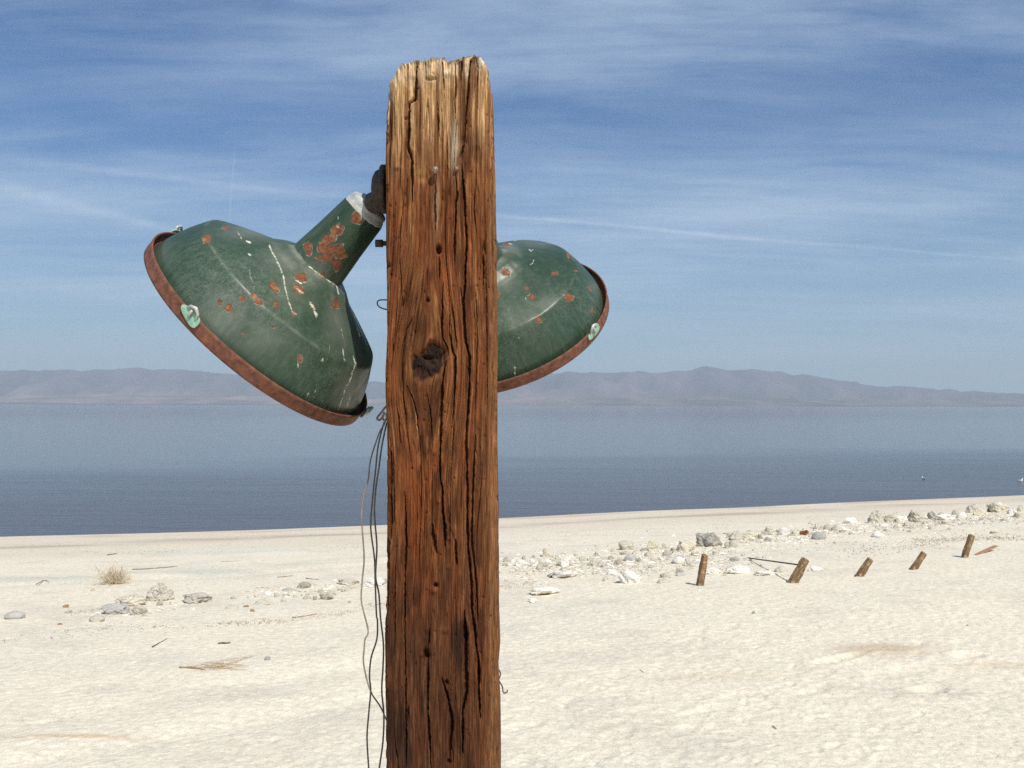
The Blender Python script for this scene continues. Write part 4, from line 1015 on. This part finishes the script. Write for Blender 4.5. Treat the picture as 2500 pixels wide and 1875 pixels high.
# the ones that can be told apart
for conv, q, tone, kind, lab in [
    (z7, (1800, 540, 240, 130), 'd', 'a', 'largest dark grey jagged rock, behind the nearest wooden stub'),
    (z7, (1620, 570, 180, 95), 't', 'a', 'low greenish tan rock with rusty patches left of the largest dark rock'),
    (z7, (1340, 560, 115, 90), 't', 'a', 'squat tan rock standing between a grey boulder and a long greenish one'),
    (z7, (1130, 567, 140, 90), 'g', 'a', 'grey pointed boulder, leftmost of the high ones in the rubble right of the post'),
    (z7, (2040, 482, 140, 85), 'g', 'a', 'pale grey rock at the upper edge of the rubble, right of the largest dark rock'),
    (z7, (2150, 462, 150, 62), 't', 'a', 'flat yellowish rock lying at the upper edge of the rubble'),
    (z7, (600, 792, 260, 58), 'w', 'f', 'long bleached white slab with a dark hollow under its left end'),
    (z7, (1150, 850, 210, 108), 'w', 'f', 'brightest white angular slab tilted up at its left side'),
    (z7, (1000, 762, 100, 34), 'w', 'f', 'small white slab just above the tilted white slab'),
    (z7, (430, 930, 300, 50), 'w', 'f', 'low white slab almost buried in sand near the post'),
    (z7, (345, 990, 90, 36), 'w', 'a', 'lone small white stone nearest the viewer, right of the post'),
    (z7, (1560, 672, 110, 56), 'w', 'r', 'whitest rounded stone left of the nearest stub'),
    (z7, (1855, 765, 140, 52), 'w', 'f', 'white slab with shaded underside right behind the nearest stub'),
    (z7, (2060, 762, 230, 56), 'w', 'f', 'long white sheet of crust between the two nearest stubs'),
    (z8, (60, 775, 200, 40), 'w', 'f', 'thin white crust tapering towards the second stub'),
    (z7, (1160, 650, 110, 56), 'b', 'r', 'smooth blue grey stone in the middle of the rubble'),
    (z8, (105, 440, 140, 80), 'g', 'a', 'grey angular rock beside the white rock near the rusty can'),
    (z8, (220, 440, 110, 82), 'w', 'a', 'white block of rock between the grey rock and the rusty can'),
    (z8, (305, 445, 80, 50), 't', 'a', 'small tan rock touching the left side of the rusty can'),
    (z8, (515, 474, 120, 62), 'b', 'r', 'dark rounded stone right of the rusty can'),
    (z8, (780, 340, 130, 55), 'w', 'a', 'low pale rock alone on the upper beach, left of the big shoreline rocks'),
    (z8, (990, 337, 140, 108), 't', 'a', 'big greenish rock with dark left foot, leftmost of the shoreline group'),
    (z8, (1115, 332, 120, 78), 't', 'a', 'pale rock leaning against the big greenish rock'),
    (z8, (1325, 330, 170, 108), 'g', 'a', 'widest round topped rock in the shoreline group'),
    (z8, (1455, 303, 66, 62), 'd', 'a', 'dark faced narrow rock right of the widest round topped rock'),
    (z8, (1560, 310, 130, 46), 'w', 'a', 'low cream rock between dark faced rocks by the shore'),
    (z8, (1790, 252, 100, 72), 'g', 'a', 'grey cracked rock left of the tallest rock at the far right'),
    (z8, (2020, 250, 160, 98), 't', 'a', 'tallest cream rock near the right edge of the photo'),
    (z8, (1010, 455, 110, 38), 'w', 'r', 'single smooth white stone between stubs and shoreline rocks'),
    (z8, (480, 735, 130, 34), 'w', 'f', 'white slab lying right behind the second stub'),
    (a1, (135, 1030, 190, 72), 'b', 'r', 'smooth grey dome shaped stone nearest the left edge'),
    (a1, (1360, 892, 350, 112), 'm', 'a', 'long black and white mottled rock left of the biggest left hand rock'),
    (a1, (1700, 832, 300, 185), 'm', 'a', 'biggest mottled rock on the left, standing upright'),
    (a1, (1240, 985, 290, 108), 'b', 'a', 'smooth light grey rock below the long mottled rock'),
    (a1, (1030, 1060, 155, 64), 'g', 'r', 'small dark olive stone lowest in the left rock cluster'),
    (a1, (1500, 990, 210, 96), 'g', 'a', 'grey rock with white base right of the smooth grey one'),
    (a1, (2110, 850, 340, 105), 'g', 'a', 'clumped grey rock with lumpy top right of the biggest left rock'),
    (a2, (495, 905, 135, 38), 'g', 'r', 'flat grey stone left of the two orange pebbles'),
    (a2, (650, 888, 70, 30), 'o', 'a', 'pale orange pebble beside a grey stone'),
    (a2, (720, 940, 60, 38), 'o', 'a', 'rust brown pebble below the pale orange one'),
    (a2, (810, 862, 170, 58), 'g', 'a', 'saddle shaped grey stone right of the orange pebbles'),
    (a2, (880, 752, 90, 32), 'w', 'r', 'white pebble left of the cobbles near the cables'),
    (a2, (1260, 690, 155, 74), 'd', 'a', 'dark grey peaked stone, highest of the cobbles left of the cables'),
    (a2, (1500, 802, 170, 78), 'g', 'a', 'blocky striped grey stone nearest the hanging cables'),
    (a2, (1730, 642, 240, 70), 'g', 'a', 'broad pale grey rock with a dark notch left of the cables'),
    (a2, (1990, 655, 270, 86), 'w', 'a', 'white rock seen behind the hanging cables'),
    (a2, (2110, 630, 100, 48), 'b', 'a', 'grey stone between the cables and the post')]:
    stone(*conv(*q), tone, kind, lab)
GR = 'cobbles in the rubble right of the post'
for q in [(140, 660, 90, 50, 'g'), (265, 640, 50, 40, 'd'), (430, 690, 100, 40, 'g'), (465, 620, 100, 70, 't'), (530, 650, 110, 50, 'g'), (240, 690, 110, 60, 'w'), (600, 700, 110, 70, 'w'), (400, 720, 60, 50, 'g'), (660, 690, 40, 30, 'g'), (590, 725, 60, 30, 'g'), (820, 645, 70, 30, 'g'), (870, 610, 70, 40, 'd'), (990, 640, 60, 40, 'd'), (1010, 580, 60, 40, 'g'), (950, 575, 60, 25, 'w'), (750, 650, 60, 40, 'g'),
          (1125, 605, 120, 45, 'g'), (1210, 605, 90, 45, 'g'), (1050, 685, 80, 56, 'd'), (925, 690, 110, 40, 'b'), (845, 690, 100, 50, 'g'), (1220, 660, 60, 40, 'd'), (1450, 555, 80, 50, 'g'), (1460, 610, 80, 50, 'd'), (1510, 570, 70, 40, 'g'), (1310, 615, 80, 40, 'g'), (1960, 545, 50, 60, 'd'), (2010, 540, 80, 60, 'g'), (1980, 460, 60, 50, 'g'), (2130, 510, 50, 30, 'g'), (2020, 655, 90, 50, 'b'), (1640, 700, 100, 70, 'g'), (1450, 800, 100, 60, 'g'),
          (1570, 750, 80, 40, 'd'), (1570, 780, 110, 30, 'b'), (1440, 840, 130, 40, 'g'), (1690, 600, 80, 30, 'g'), (950, 820, 70, 50, 'g'), (320, 760, 60, 30, 't'), (1940, 780, 60, 30, 'g'), (680, 725, 50, 25, 'g'), (560, 690, 50, 30, 'd'), (700, 610, 50, 30, 't'), (770, 690, 40, 22, 'g'), (1260, 570, 60, 30, 'd'), (1350, 640, 60, 26, 'g'), (1580, 620, 60, 26, 'g'), (110, 690, 60, 26, 'd'), (1100, 730, 60, 20, 'g'), (880, 660, 50, 24, 'g'), (180, 660, 50, 28, 'w'), (330, 660, 60, 34, 'w'), (720, 760, 60, 20, 'g'), (1000, 700, 50, 20, 'w'), (640, 640, 60, 30, 'w'), (930, 640, 50, 30, 'g'), (350, 620, 40, 22, 'd'), (1870, 590, 70, 30, 'g'), (1780, 620, 60, 22, 'g'), (1330, 700, 60, 18, 't'), (480, 780, 60, 26, 'd')]:
    stone(*z7(*q[:4]), q[4], random.choice('aaaar'), 'small grey or whitish cobble half sunk in the rubble right of the post', GR, 'cobble')
GR = 'stones along the shore at the right'
for q in [(510, 385, 90, 50, 'g'), (600, 392, 100, 50, 'g'), (665, 400, 90, 50, 'g'), (90, 485, 70, 30, 'd'), (20, 470, 60, 50, 'd'), (1200, 332, 100, 56, 'w'), (1250, 362, 80, 38, 'g'), (1650, 270, 60, 40, 'd'), (1700, 292, 80, 40, 'w'), (1850, 272, 110, 70, 't'), (1950, 242, 76, 60, 'd'), (2120, 262, 90, 50, 'w'), (2190, 242, 60, 60, 'g'), (2160, 292, 80, 50, 'g'), (1170, 375, 70, 28, 't'), (1450, 385, 60, 30, 'g'), (1560, 345, 120, 28, 'g'), (200, 750, 110, 50, 'g'), (980, 432, 50, 22, 'd'), (1400, 345, 60, 30, 'g'),
          (1530, 265, 60, 26, 'g'), (420, 430, 60, 30, 'g'), (1070, 400, 50, 24, 'g'), (1300, 380, 60, 24, 't'), (1600, 390, 50, 18, 'g'), (1960, 420, 50, 22, 'g'), (2060, 320, 60, 24, 'g'), (1880, 310, 60, 22, 'g'), (700, 410, 60, 22, 'd'), (780, 430, 60, 22, 'g'), (1265, 405, 30, 14, 'd'), (1730, 340, 70, 20, 'g'), (640, 500, 30, 14, 'd'), (420, 575, 30, 14, 'g')]:
    stone(*z8(*q[:4]), q[4], random.choice('aar'), 'small grey or cream stone in the rubble strip near the right shore', GR, 'cobble')
GR = 'small stones left of the post'
for c_, q in [(a1, (1720, 872, 76, 40, 'd')), (a1, (1000, 726, 50, 30, 'g')), (a1, (720, 965, 90, 26, 'g')), (a1, (1550, 1000, 80, 14, 'd')), (a1, (1130, 1145, 70, 20, 'd')), (a1, (1665, 1125, 40, 26, 'd')), (a1, (640, 1090, 50, 20, 'o')), (a1, (230, 1220, 36, 22, 'd')), (a1, (555, 1240, 24, 18, 'd')), (a1, (710, 900, 60, 30, 'o')),
              (a2, (1100, 715, 140, 30, 'g')), (a2, (975, 770, 60, 36, 'g')), (a2, (1065, 770, 70, 34, 'g')), (a2, (1175, 770, 50, 30, 'g')), (a2, (1295, 792, 100, 42, 'g')), (a2, (1380, 802, 50, 40, 'd')), (a2, (1440, 730, 90, 34, 'g')), (a2, (1540, 720, 60, 34, 't')), (a2, (1700, 722, 84, 48, 'g')), (a2, (1760, 680, 100, 36, 'g')), (a2, (1050, 812, 60, 20, 'g')),
              (a2, (200, 950, 40, 20, 'd')), (a2, (1745, 830, 40, 20, 'd')), (a2, (618, 850, 22, 16, 'd')), (a2, (80, 910, 70, 22, 'w')), (a2, (1245, 720, 90, 22, 'w')), (a2, (1340, 745, 60, 18, 'g')), (a2, (1030, 692, 60, 18, 'w')), (a2, (1360, 650, 60, 26, 'g')), (a2, (515, 785, 60, 16, 'g')), (a2, (1640, 700, 40, 16, 'd')), (a2, (1580, 750, 60, 24, 'd'))]:
    stone(*c_(*q[:4]), q[4], random.choice('aaar'), 'small stone scattered on the sand left of the post', GR, 'cobble')
for q, lab in (((1290 / 1.7015 + 0, 0), None),): pass
stone(1840, 1500, 9, 8, 'd', 'a', 'tiny dark stone alone on bare sand in the right foreground')
stone(2363, 1530, 6, 5, 'd', 'a', 'tiny dark pebble near the trampled hollow at the right')
stone(652, 1613, 14, 9, 'b', 'r', 'small blue grey pebble at the tip of the dry weed')

# ------------------------------------------------------------------ wooden stubs
def stub_mat():
    m, N, B = principled('stub_wood')
    pos = N.new('ShaderNodeTexCoord').outputs['Object']
    g = N.noise(N.scale(pos, (60, 60, 5)), 1.0, 5, .65); f = N.noise(pos, 22, 4, .6)
    cc = N.mix(N.mapr(g, .3, .7), (.075, .040, .020), (.36, .22, .10)); cc = N.mix(N.mapr(f, .5, .68, 0, .75), cc, (.56, .45, .29))
    N.l.new(cc, B.inputs['Base Color']); B.inputs['Roughness'].default_value = .85
    bp = N.new('ShaderNodeBump', {'Strength': .9, 'Distance': .010, 'Height': g}); N.l.new(bp.outputs[0], B.inputs['Normal']); return m
M_stub = stub_mat()
def stub(bx, by, tx, ty, w, label, seed, top=(.5, 0)):
    p, t = on_ground(bx, by); kx = t / FPX
    q = Vector((0, 0, EYE)) + photo_dir(tx, ty) * t; q.y = p.y - .02
    ax = (q - p); Ln = ax.length; wd = w * kx * .5
    nu, nvv = 40, 36; V = []; rot = random.Random(seed).uniform(.2, .6)
    up = ax.normalized(); a = up.cross(Vector((0, 1, 0))).normalized(); b = up.cross(a)
    for j in range(nvv):
        f = j / (nvv - 1); 
        for i in range(nu):
            w_ = 2 * math.pi * i / nu; c, s = math.cos(w_), math.sin(w_); rr = (abs(c) ** 5 + abs(s) ** 5) ** (-1 / 5) * .88
            n = float(vn(np.array(i * .55 % 22), np.array(f * 2.2), 200 + seed)); n2 = float(vn(np.array(i * 1.3 % 52.), np.array(f * 7), 210 + seed))
            R_ = wd * rr * (1.0 - .26 * n - .17 * n2) * (1 - .10 * f * f)
            hh = -.3 * Ln + 1.3 * Ln * f
            if f > .93: hh += Ln * (.05 * (float(vn(np.array(i * .6), np.array(2.), 220 + seed)) - .5)); 
            cc, ss = math.cos(w_ + rot), math.sin(w_ + rot)
            V.append((R_ * cc, R_ * ss, hh))
    for k in range(1, 7):
        q_ = k / 6
        for i in range(nu):
            x, y, z = V[(nvv - 1) * nu + i]; V.append((x * (1 - q_), y * (1 - q_), z - .02 * Ln * (1 - q_) * float(vn(np.array(i * 1.), np.array(q_ * 5), 230)) + .02 * Ln * math.sin(q_ * 3)))
    me = np_mesh('wooden_stub', np.array(V), grid_faces(nvv + 6, nu, True))
    o = link(me, 'wooden_stub', M_stub); o.matrix_world = Matrix.Translation(p) @ Matrix((a, b, up)).transposed().to_4x4()
    if me.polygons[20].normal.dot(Vector(me.polygons[20].center).normalized()) < 0: me.flip_normals()
    tag(o, label, 'stake', 'broken wooden stubs leaning in a row'); return p, q
stub(1708, 1432, 1718, 1353, 21, 'nearest and most upright wooden stub, leftmost of the row, on its own among pale stones', 1)
P2 = stub(1934, 1425, 1964, 1364, 25, 'thick leaning wooden stub, second from the left, with a thin rod beside its top', 2)
stub(2098, 1406, 2124, 1365, 19, 'short leaning wooden stub in the middle of the row', 3)
stub(2229, 1390, 2256, 1350, 17, 'leaning wooden stub, fourth from the left of the row', 4)
stub(2354, 1361, 2370, 1306, 17, 'farthest wooden stub at the right end of the row, dark, beside a reddish plank', 5)

# thin rod, plank, can, sticks
def lay_tube(name, pts, r_px, mat, label, cat, lift=.5, ns=7, taper=True):
    P = []
    for x, y in pts:
        p, t = on_ground(x, y); P.append(Vector((p.x, p.y, p.z + r_px * t / FPX * lift)))
    C_ = catmull(P, 5); n = len(C_); rr = [r_px * t / FPX * (1 - .5 * (i / n) if taper else 1) * (1 + .15 * math.sin(i * 1.7)) for i in range(n)]
    V, F = tube_arrays(C_, rr, ns); o = link(np_mesh(name, V, F), name, mat); tag(o, label, cat); return o
M_stick = simple_mat('dry_stick', (.14, .09, .05), (.30, .20, .11), .85, 80, .4, dist=.002)
M_stick_d = simple_mat('dark_stick', (.07, .055, .045), (.16, .12, .09), .85, 80, .4, dist=.002)
M_weed = simple_mat('dry_weed', (.28, .17, .06), (.46, .30, .13), .85, 60, .3, dist=.001)
rod = []
for x, y, tt in ((1826, 1364, 0), (1885, 1370, 0), (1948, 1378, 0)):
    pp = on_ground(1830, 1385)[1]; rod.append(Vector((0, 0, EYE)) + photo_dir(x, y) * pp)
rod[0] = on_ground(1826, 1364)[0] + Vector((0, 0, .01)); e = P2[0]; rod[2] = e + (P2[1] - e) * .75 + Vector((-.03, .03, 0)); rod[1] = (rod[0] + rod[2]) / 2
V, F = tube_arrays(rod, .008, 8); o = link(np_mesh('iron_rod', V, F), 'iron_rod', M_dark_iron); tag(o, 'thin dark rod resting with one end against the second wooden stub', 'rod')
lay_tube('stick', [(372, 1580), (390, 1570), (408, 1560)], 1.6, M_stick_d, 'short straight dark stick alone on the sand at lower left', 'stick')
lay_tube('stick', [(323, 1391), (365, 1389), (400, 1386), (434, 1383)], 1.3, M_stick, 'long thin twig on the upper beach right of the dry bush', 'stick')
lay_tube('stick', [(713, 1509), (735, 1507), (773, 1500)], 1.9, M_stick, 'reddish brown stick on the weed line left of the cables', 'stick')
lay_tube('stick', [(677, 1410), (697, 1408), (715, 1406)], 1.1, M_stick, 'thin pinkish twig above the cobbles left of the post', 'stick')
lay_tube('stick', [(747, 1412), (763, 1414), (779, 1415)], 1.0, M_stick, 'thin twig just right of the pinkish twig', 'stick')
lay_tube('stick', [(88, 1427), (98, 1422), (108, 1417), (120, 1420)], 1.0, M_stick, 'small bent twig near the left edge', 'stick')
lay_tube('stick', [(540, 1373), (560, 1372), (590, 1370)], 1.2, M_stick_d, 'dark twig on the middle of the left beach', 'stick')
lay_tube('stick', [(262, 1356), (275, 1354), (284, 1352)], 1.5, M_stick_d, 'little dark stick close to the shore band on the left', 'stick')
lay_tube('stick', [(1563, 1637), (1568, 1640), (1572, 1643)], 1.0, M_stick_d, 'tiny red brown twig on bare sand right of the post', 'stick')
lay_tube('stick', [(1886, 1773), (1892, 1777), (1896, 1780)], 1.2, M_stick_d, 'short twig in the trampled sand of the right foreground', 'stick')
lay_tube('stick', [(533, 1573), (543, 1571), (552, 1572), (562, 1571)], 2.4, M_stick_d, 'dark curled shell fragment left of the cables', 'shell', taper=False)
# plank
pa, ta = on_ground(2380, 1356); pb, _ = on_ground(2430, 1345)
bm = bmesh.new(); bmesh.ops.create_cube(bm, size=1.0); bmesh.ops.bevel(bm, geom=bm.edges[:], offset=.06, segments=2, affect='EDGES')
me = bpy.data.meshes.new('plank'); bm.to_mesh(me); bm.free()
o = link(me, 'plank', simple_mat('plank_wood', (.26, .13, .07), (.44, .26, .15), .85, 14, .4, dist=.01)); dv = (pb - pa)
o.scale = (dv.length, .05, .022); o.rotation_euler = (0, -math.asin(.07), math.atan2(dv.y, dv.x)); o.location = (pa + pb) / 2 + Vector((0, 0, .03))
tag(o, 'reddish weathered plank lying right of the farthest stub', 'plank')
# rusty can: open cylinder with ribs, tipped over
pc, tc = on_ground(1963, 1307); R_ = 8.0 * tc / FPX; Lc = R_ * 2.0
prof = [(0, -1), (.93, -1), (1.0, -.97), (1.0, -.9), (.95, -.86), (.95, -.5), (.98, -.46), (.95, -.42), (.95, 0), (.98, .04), (.95, .08), (.95, .5), (.98, .54), (.95, .58), (.95, .9), (1.0, .95), (.97, 1.0), (.90, .97), (.90, -.9), (0, -.9)]
V = []
for r_, z_ in prof:
    for k in range(24):
        w = 2 * math.pi * k / 24; V.append((r_ * R_ * math.cos(w) * .9, r_ * R_ * math.sin(w) * .62, z_ * Lc * .5))
me = np_mesh('rusty_can', np.array(V), grid_faces(len(prof), 24, True)); o = link(me, 'rusty_can', simple_mat('can_rust', (.26, .075, .02), (.42, .15, .05), .8, 60, .5, dist=.003))
o.location = pc + Vector((0, 0, R_ * .8)); o.rotation_euler = (rad(75), rad(8), rad(35)); tag(o, 'orange rusty can lying among the white rocks in the distance', 'can')

# dry tumbleweed and weed
def twigs(n, L0, spread, r0, seed, lean=(0, 0)):
    rg = random.Random(seed); parts = []
    def grow(p, d, L, r, lev):
        pts = [p]; q = p
        for k in range(4):
            d = (d + Vector((rg.uniform(-.3, .3), rg.uniform(-.3, .3), rg.uniform(-.14, .26)))).normalized(); q = q + d * L / 4; pts.append(q)
        parts.append(tube_arrays(pts, [r, r * .85, r * .7, r * .55, r * .35], 4, False))
        if lev < 2:
            for k in range(3): grow(pts[rg.randint(1, 4)], (d + Vector((rg.uniform(-1, 1), rg.uniform(-1, 1), rg.uniform(-.4, .7)))).normalized(), L * .55, r * .6, lev + 1)
    for _ in range(n):
        d = Vector((rg.gauss(lean[0], spread), rg.gauss(0, spread), rg.uniform(.35, 1))).normalized()
        grow(Vector((rg.gauss(0, .05), rg.gauss(0, .05), 0)) * L0 * 3, d, L0 * rg.uniform(.5, 1.0), r0, 0)
    return join(parts)
V, F = twigs(110, .17, .85, .0032, 3, (.35, 0)); V[:, 2] = np.abs(V[:, 2]); me = np_mesh('dry_bush', V, F)
o = link(me, 'dry_bush', simple_mat('bush_twigs', (.58, .48, .34), (.74, .64, .48), .9, 30, .2)); p, t = on_ground(276, 1426); o.location = p
k_ = (62 * t / FPX) / (np.percentile(V[:, 0], 95) - np.percentile(V[:, 0], 5)); o.scale = (k_ * .85, k_ * .85, k_ * .75); tag(o, 'small rounded dry straw coloured bush alone on the left beach', 'bush')
# flat dry weed frond
parts = []; rg = random.Random(9)
def gpt(x, y, up=.004): p, t = on_ground(x, y); return Vector((p.x, p.y, p.z + up))
parts.append(tube_arrays(catmull([gpt(438, 1632, .008), (gpt(470, 1633, .010)), gpt(499, 1636, .006)], 4), [.006] * 5 + [.0035] * 4, 6))
for k in range(17):
    x0, y0 = 470 + rg.uniform(-20, 60), 1633 - rg.uniform(0, 10); x1, y1 = rg.uniform(540, 640), rg.uniform(1600, 1638)
    mx, my = (x0 + x1) / 2 + rg.uniform(-10, 10), (y0 + y1) / 2 + rg.uniform(-6, 10)
    parts.append(tube_arrays(catmull([gpt(x0, y0), gpt(mx, my, .012), gpt(x1, y1)], 5), .0011, 4))
V, F = join(parts); o = link(np_mesh('dry_weed', V, F), 'dry_weed', M_weed); tag(o, 'flattened brown dry weed frond spread on the sand at lower left', 'weed')

# gulls on the water
def gull(px, py, s, face, label):
    d = photo_dir(px, py); t = (WATER_Z - EYE) / d.z; p = Vector((0, 0, EYE)) + d * t
    root = empty('gull', p); root.rotation_euler = (0, 0, face); root.scale = (s,) * 3
    wht = simple_mat('gull_white', (.75, .75, .73), (.8, .8, .78), .7, 10, .1); gry = simple_mat('gull_grey', (.28, .30, .32), (.36, .37, .39), .7, 10, .1); yl = simple_mat('gull_bill', (.5, .3, .05), (.6, .4, .08), .5, 10, .1)
    V, F = tube_arrays([(-.26, 0, .10), (-.20, 0, .085), (-.10, 0, .07), (.02, 0, .065), (.12, 0, .075), (.17, 0, .11), (.185, 0, .17), (.195, 0, .215), (.215, 0, .238), (.245, 0, .232), (.262, 0, .222)], [.008, .03, .065, .082, .075, .05, .034, .034, .04, .030, .012], 14)
    link(np_mesh('body', V, F), 'body', wht, root)
    for sd in (-1, 1):
        V, F = tube_arrays([(.10, sd * .055, .10), (.0, sd * .07, .105), (-.14, sd * .05, .105), (-.30, sd * .02, .115)], [.02, .036, .030, .006], 10); link(np_mesh('wing', V, F), 'wing', gry, root)
    V, F = tube_arrays([(.255, 0, .226), (.285, 0, .222), (.305, 0, .212)], [.012, .009, .003], 8); link(np_mesh('bill', V, F), 'bill', yl, root)
    tag(root, label, 'gull', 'gulls floating on the lake')
gull(2255, 1170, .42, 1.9, 'white gull floating alone on the lake, left of the other gull')
gull(2491, 1176, .5, .3, 'white gull floating on the lake at the right edge of the photo')

# ------------------------------------------------------------------ weed litter and shell grit (nobody could count it)
def litter(name, mats, bands, n, seed, label):
    rg = np.random.RandomState(seed); Vs = []; Fs = []; off = 0; mi = []
    for (px0, py0, px1, py1, sp, k, sz) in bands:
        for _ in range(k):
            t = rg.rand(); x = px0 + (px1 - px0) * t + rg.normal() * sp * 2; y = py0 + (py1 - py0) * t + rg.normal() * sp
            d = photo_dir(x, y); tt = 3
            zz = -.3
            for _i in range(6):
                tt = (zz - EYE) / d.z; zz = float(ground_z(np.array(d.x * tt), np.array(d.y * tt)))
            cx, cy = d.x * tt, d.y * tt; s = 1.25 * sz * rg.uniform(.4, 1.3) * tt / FPX
            a = rg.uniform(0, 6.28); el = rg.uniform(1, 3.2); c_, s_ = math.cos(a), math.sin(a)
            pts = [(-el, 0, 0), (0, -.6, 0), (el, 0, 0), (0, .6, 0), (rg.uniform(-.4, .4), 0, .75)]
            for (u, v, w) in pts: Vs.append((cx + s * (c_ * u - s_ * v), cy + s * (s_ * u + c_ * v), zz + .004 + s * w))
            for f in ((0, 1, 4), (1, 2, 4), (2, 3, 4), (3, 0, 4)): Fs.append([off + q for q in f])
            mi += [rg.choice(len(mats), p=[.5, .3, .2])] * 4; off += 5
    me = np_mesh(name, np.array(Vs), np.array(Fs), False)
    for m in mats: me.materials.append(m)
    me.polygons.foreach_set('material_index', np.array(mi, np.int32)); o = link(me, name); tag(o, label, kind='stuff'); return o
ML_ = [simple_mat('litter_brown', (.14, .09, .055), (.24, .16, .10), .9, 5, 0), simple_mat('litter_ochre', (.32, .23, .12), (.42, .31, .18), .9, 5, 0), simple_mat('litter_grey', (.2, .19, .17), (.32, .3, .26), .9, 5, 0)]
MP_ = [SM['g'], SM['d'], SM['w']]
litter('beach_pebbles', MP_, [(1230, 1384, 1740, 1346, 15, 900, 2.8), (1330, 1400, 1850, 1372, 10, 380, 2.4), (1700, 1330, 2050, 1295, 8, 300, 2.6), (1850, 1310, 2500, 1262, 7, 420, 2.4), (1700, 1345, 2000, 1308, 9, 200, 2.2), (1950, 1290, 2500, 1262, 9, 380, 2.2), (620, 1452, 940, 1425, 6, 160, 2.4), (230, 1500, 480, 1480, 6, 90, 2.2), (1850, 1335, 2500, 1310, 10, 180, 1.6)], 0, 8,
       'small broken pebbles filling the gaps between the stones')
litter('beach_litter', ML_, [(450, 1530, 690, 1515, 4, 420, .9), (690, 1515, 860, 1495, 4, 220, .8), (0, 1570, 250, 1540, 7, 160, 1.0), (250, 1535, 450, 1530, 7, 130, .9), (880, 1480, 945, 1474, 4, 110, .9), (620, 1440, 700, 1436, 3, 110, .9), (170, 1500, 290, 1482, 3, 110, .8),
                             (1225, 1432, 1300, 1428, 4, 120, 1.0), (2050, 1350, 2300, 1328, 6, 360, .9), (2230, 1320, 2500, 1312, 4, 520, .9), (2250, 1275, 2500, 1262, 8, 260, .9), (1330, 1400, 1800, 1360, 12, 420, 1.0), (1230, 1390, 1700, 1345, 16, 420, .9), (1850, 1330, 2500, 1285, 14, 420, .8),
                             (1230, 1420, 2500, 1400, 18, 260, .7), (0, 1440, 930, 1400, 22, 420, .6), (0, 1480, 930, 1450, 20, 300, .6), (1230, 1315, 1800, 1290, 6, 260, .7), (1800, 1270, 2500, 1240, 6, 200, .7), (0, 1325, 940, 1300, 6, 420, .7), (0, 1353, 900, 1335, 4, 320, .8), (1230, 1550, 2500, 1560, 50, 260, .7), (0, 1700, 930, 1650, 50, 160, .7)],
       0, 5, 'scattered brown weed scraps and shell grit lying along the drift lines')
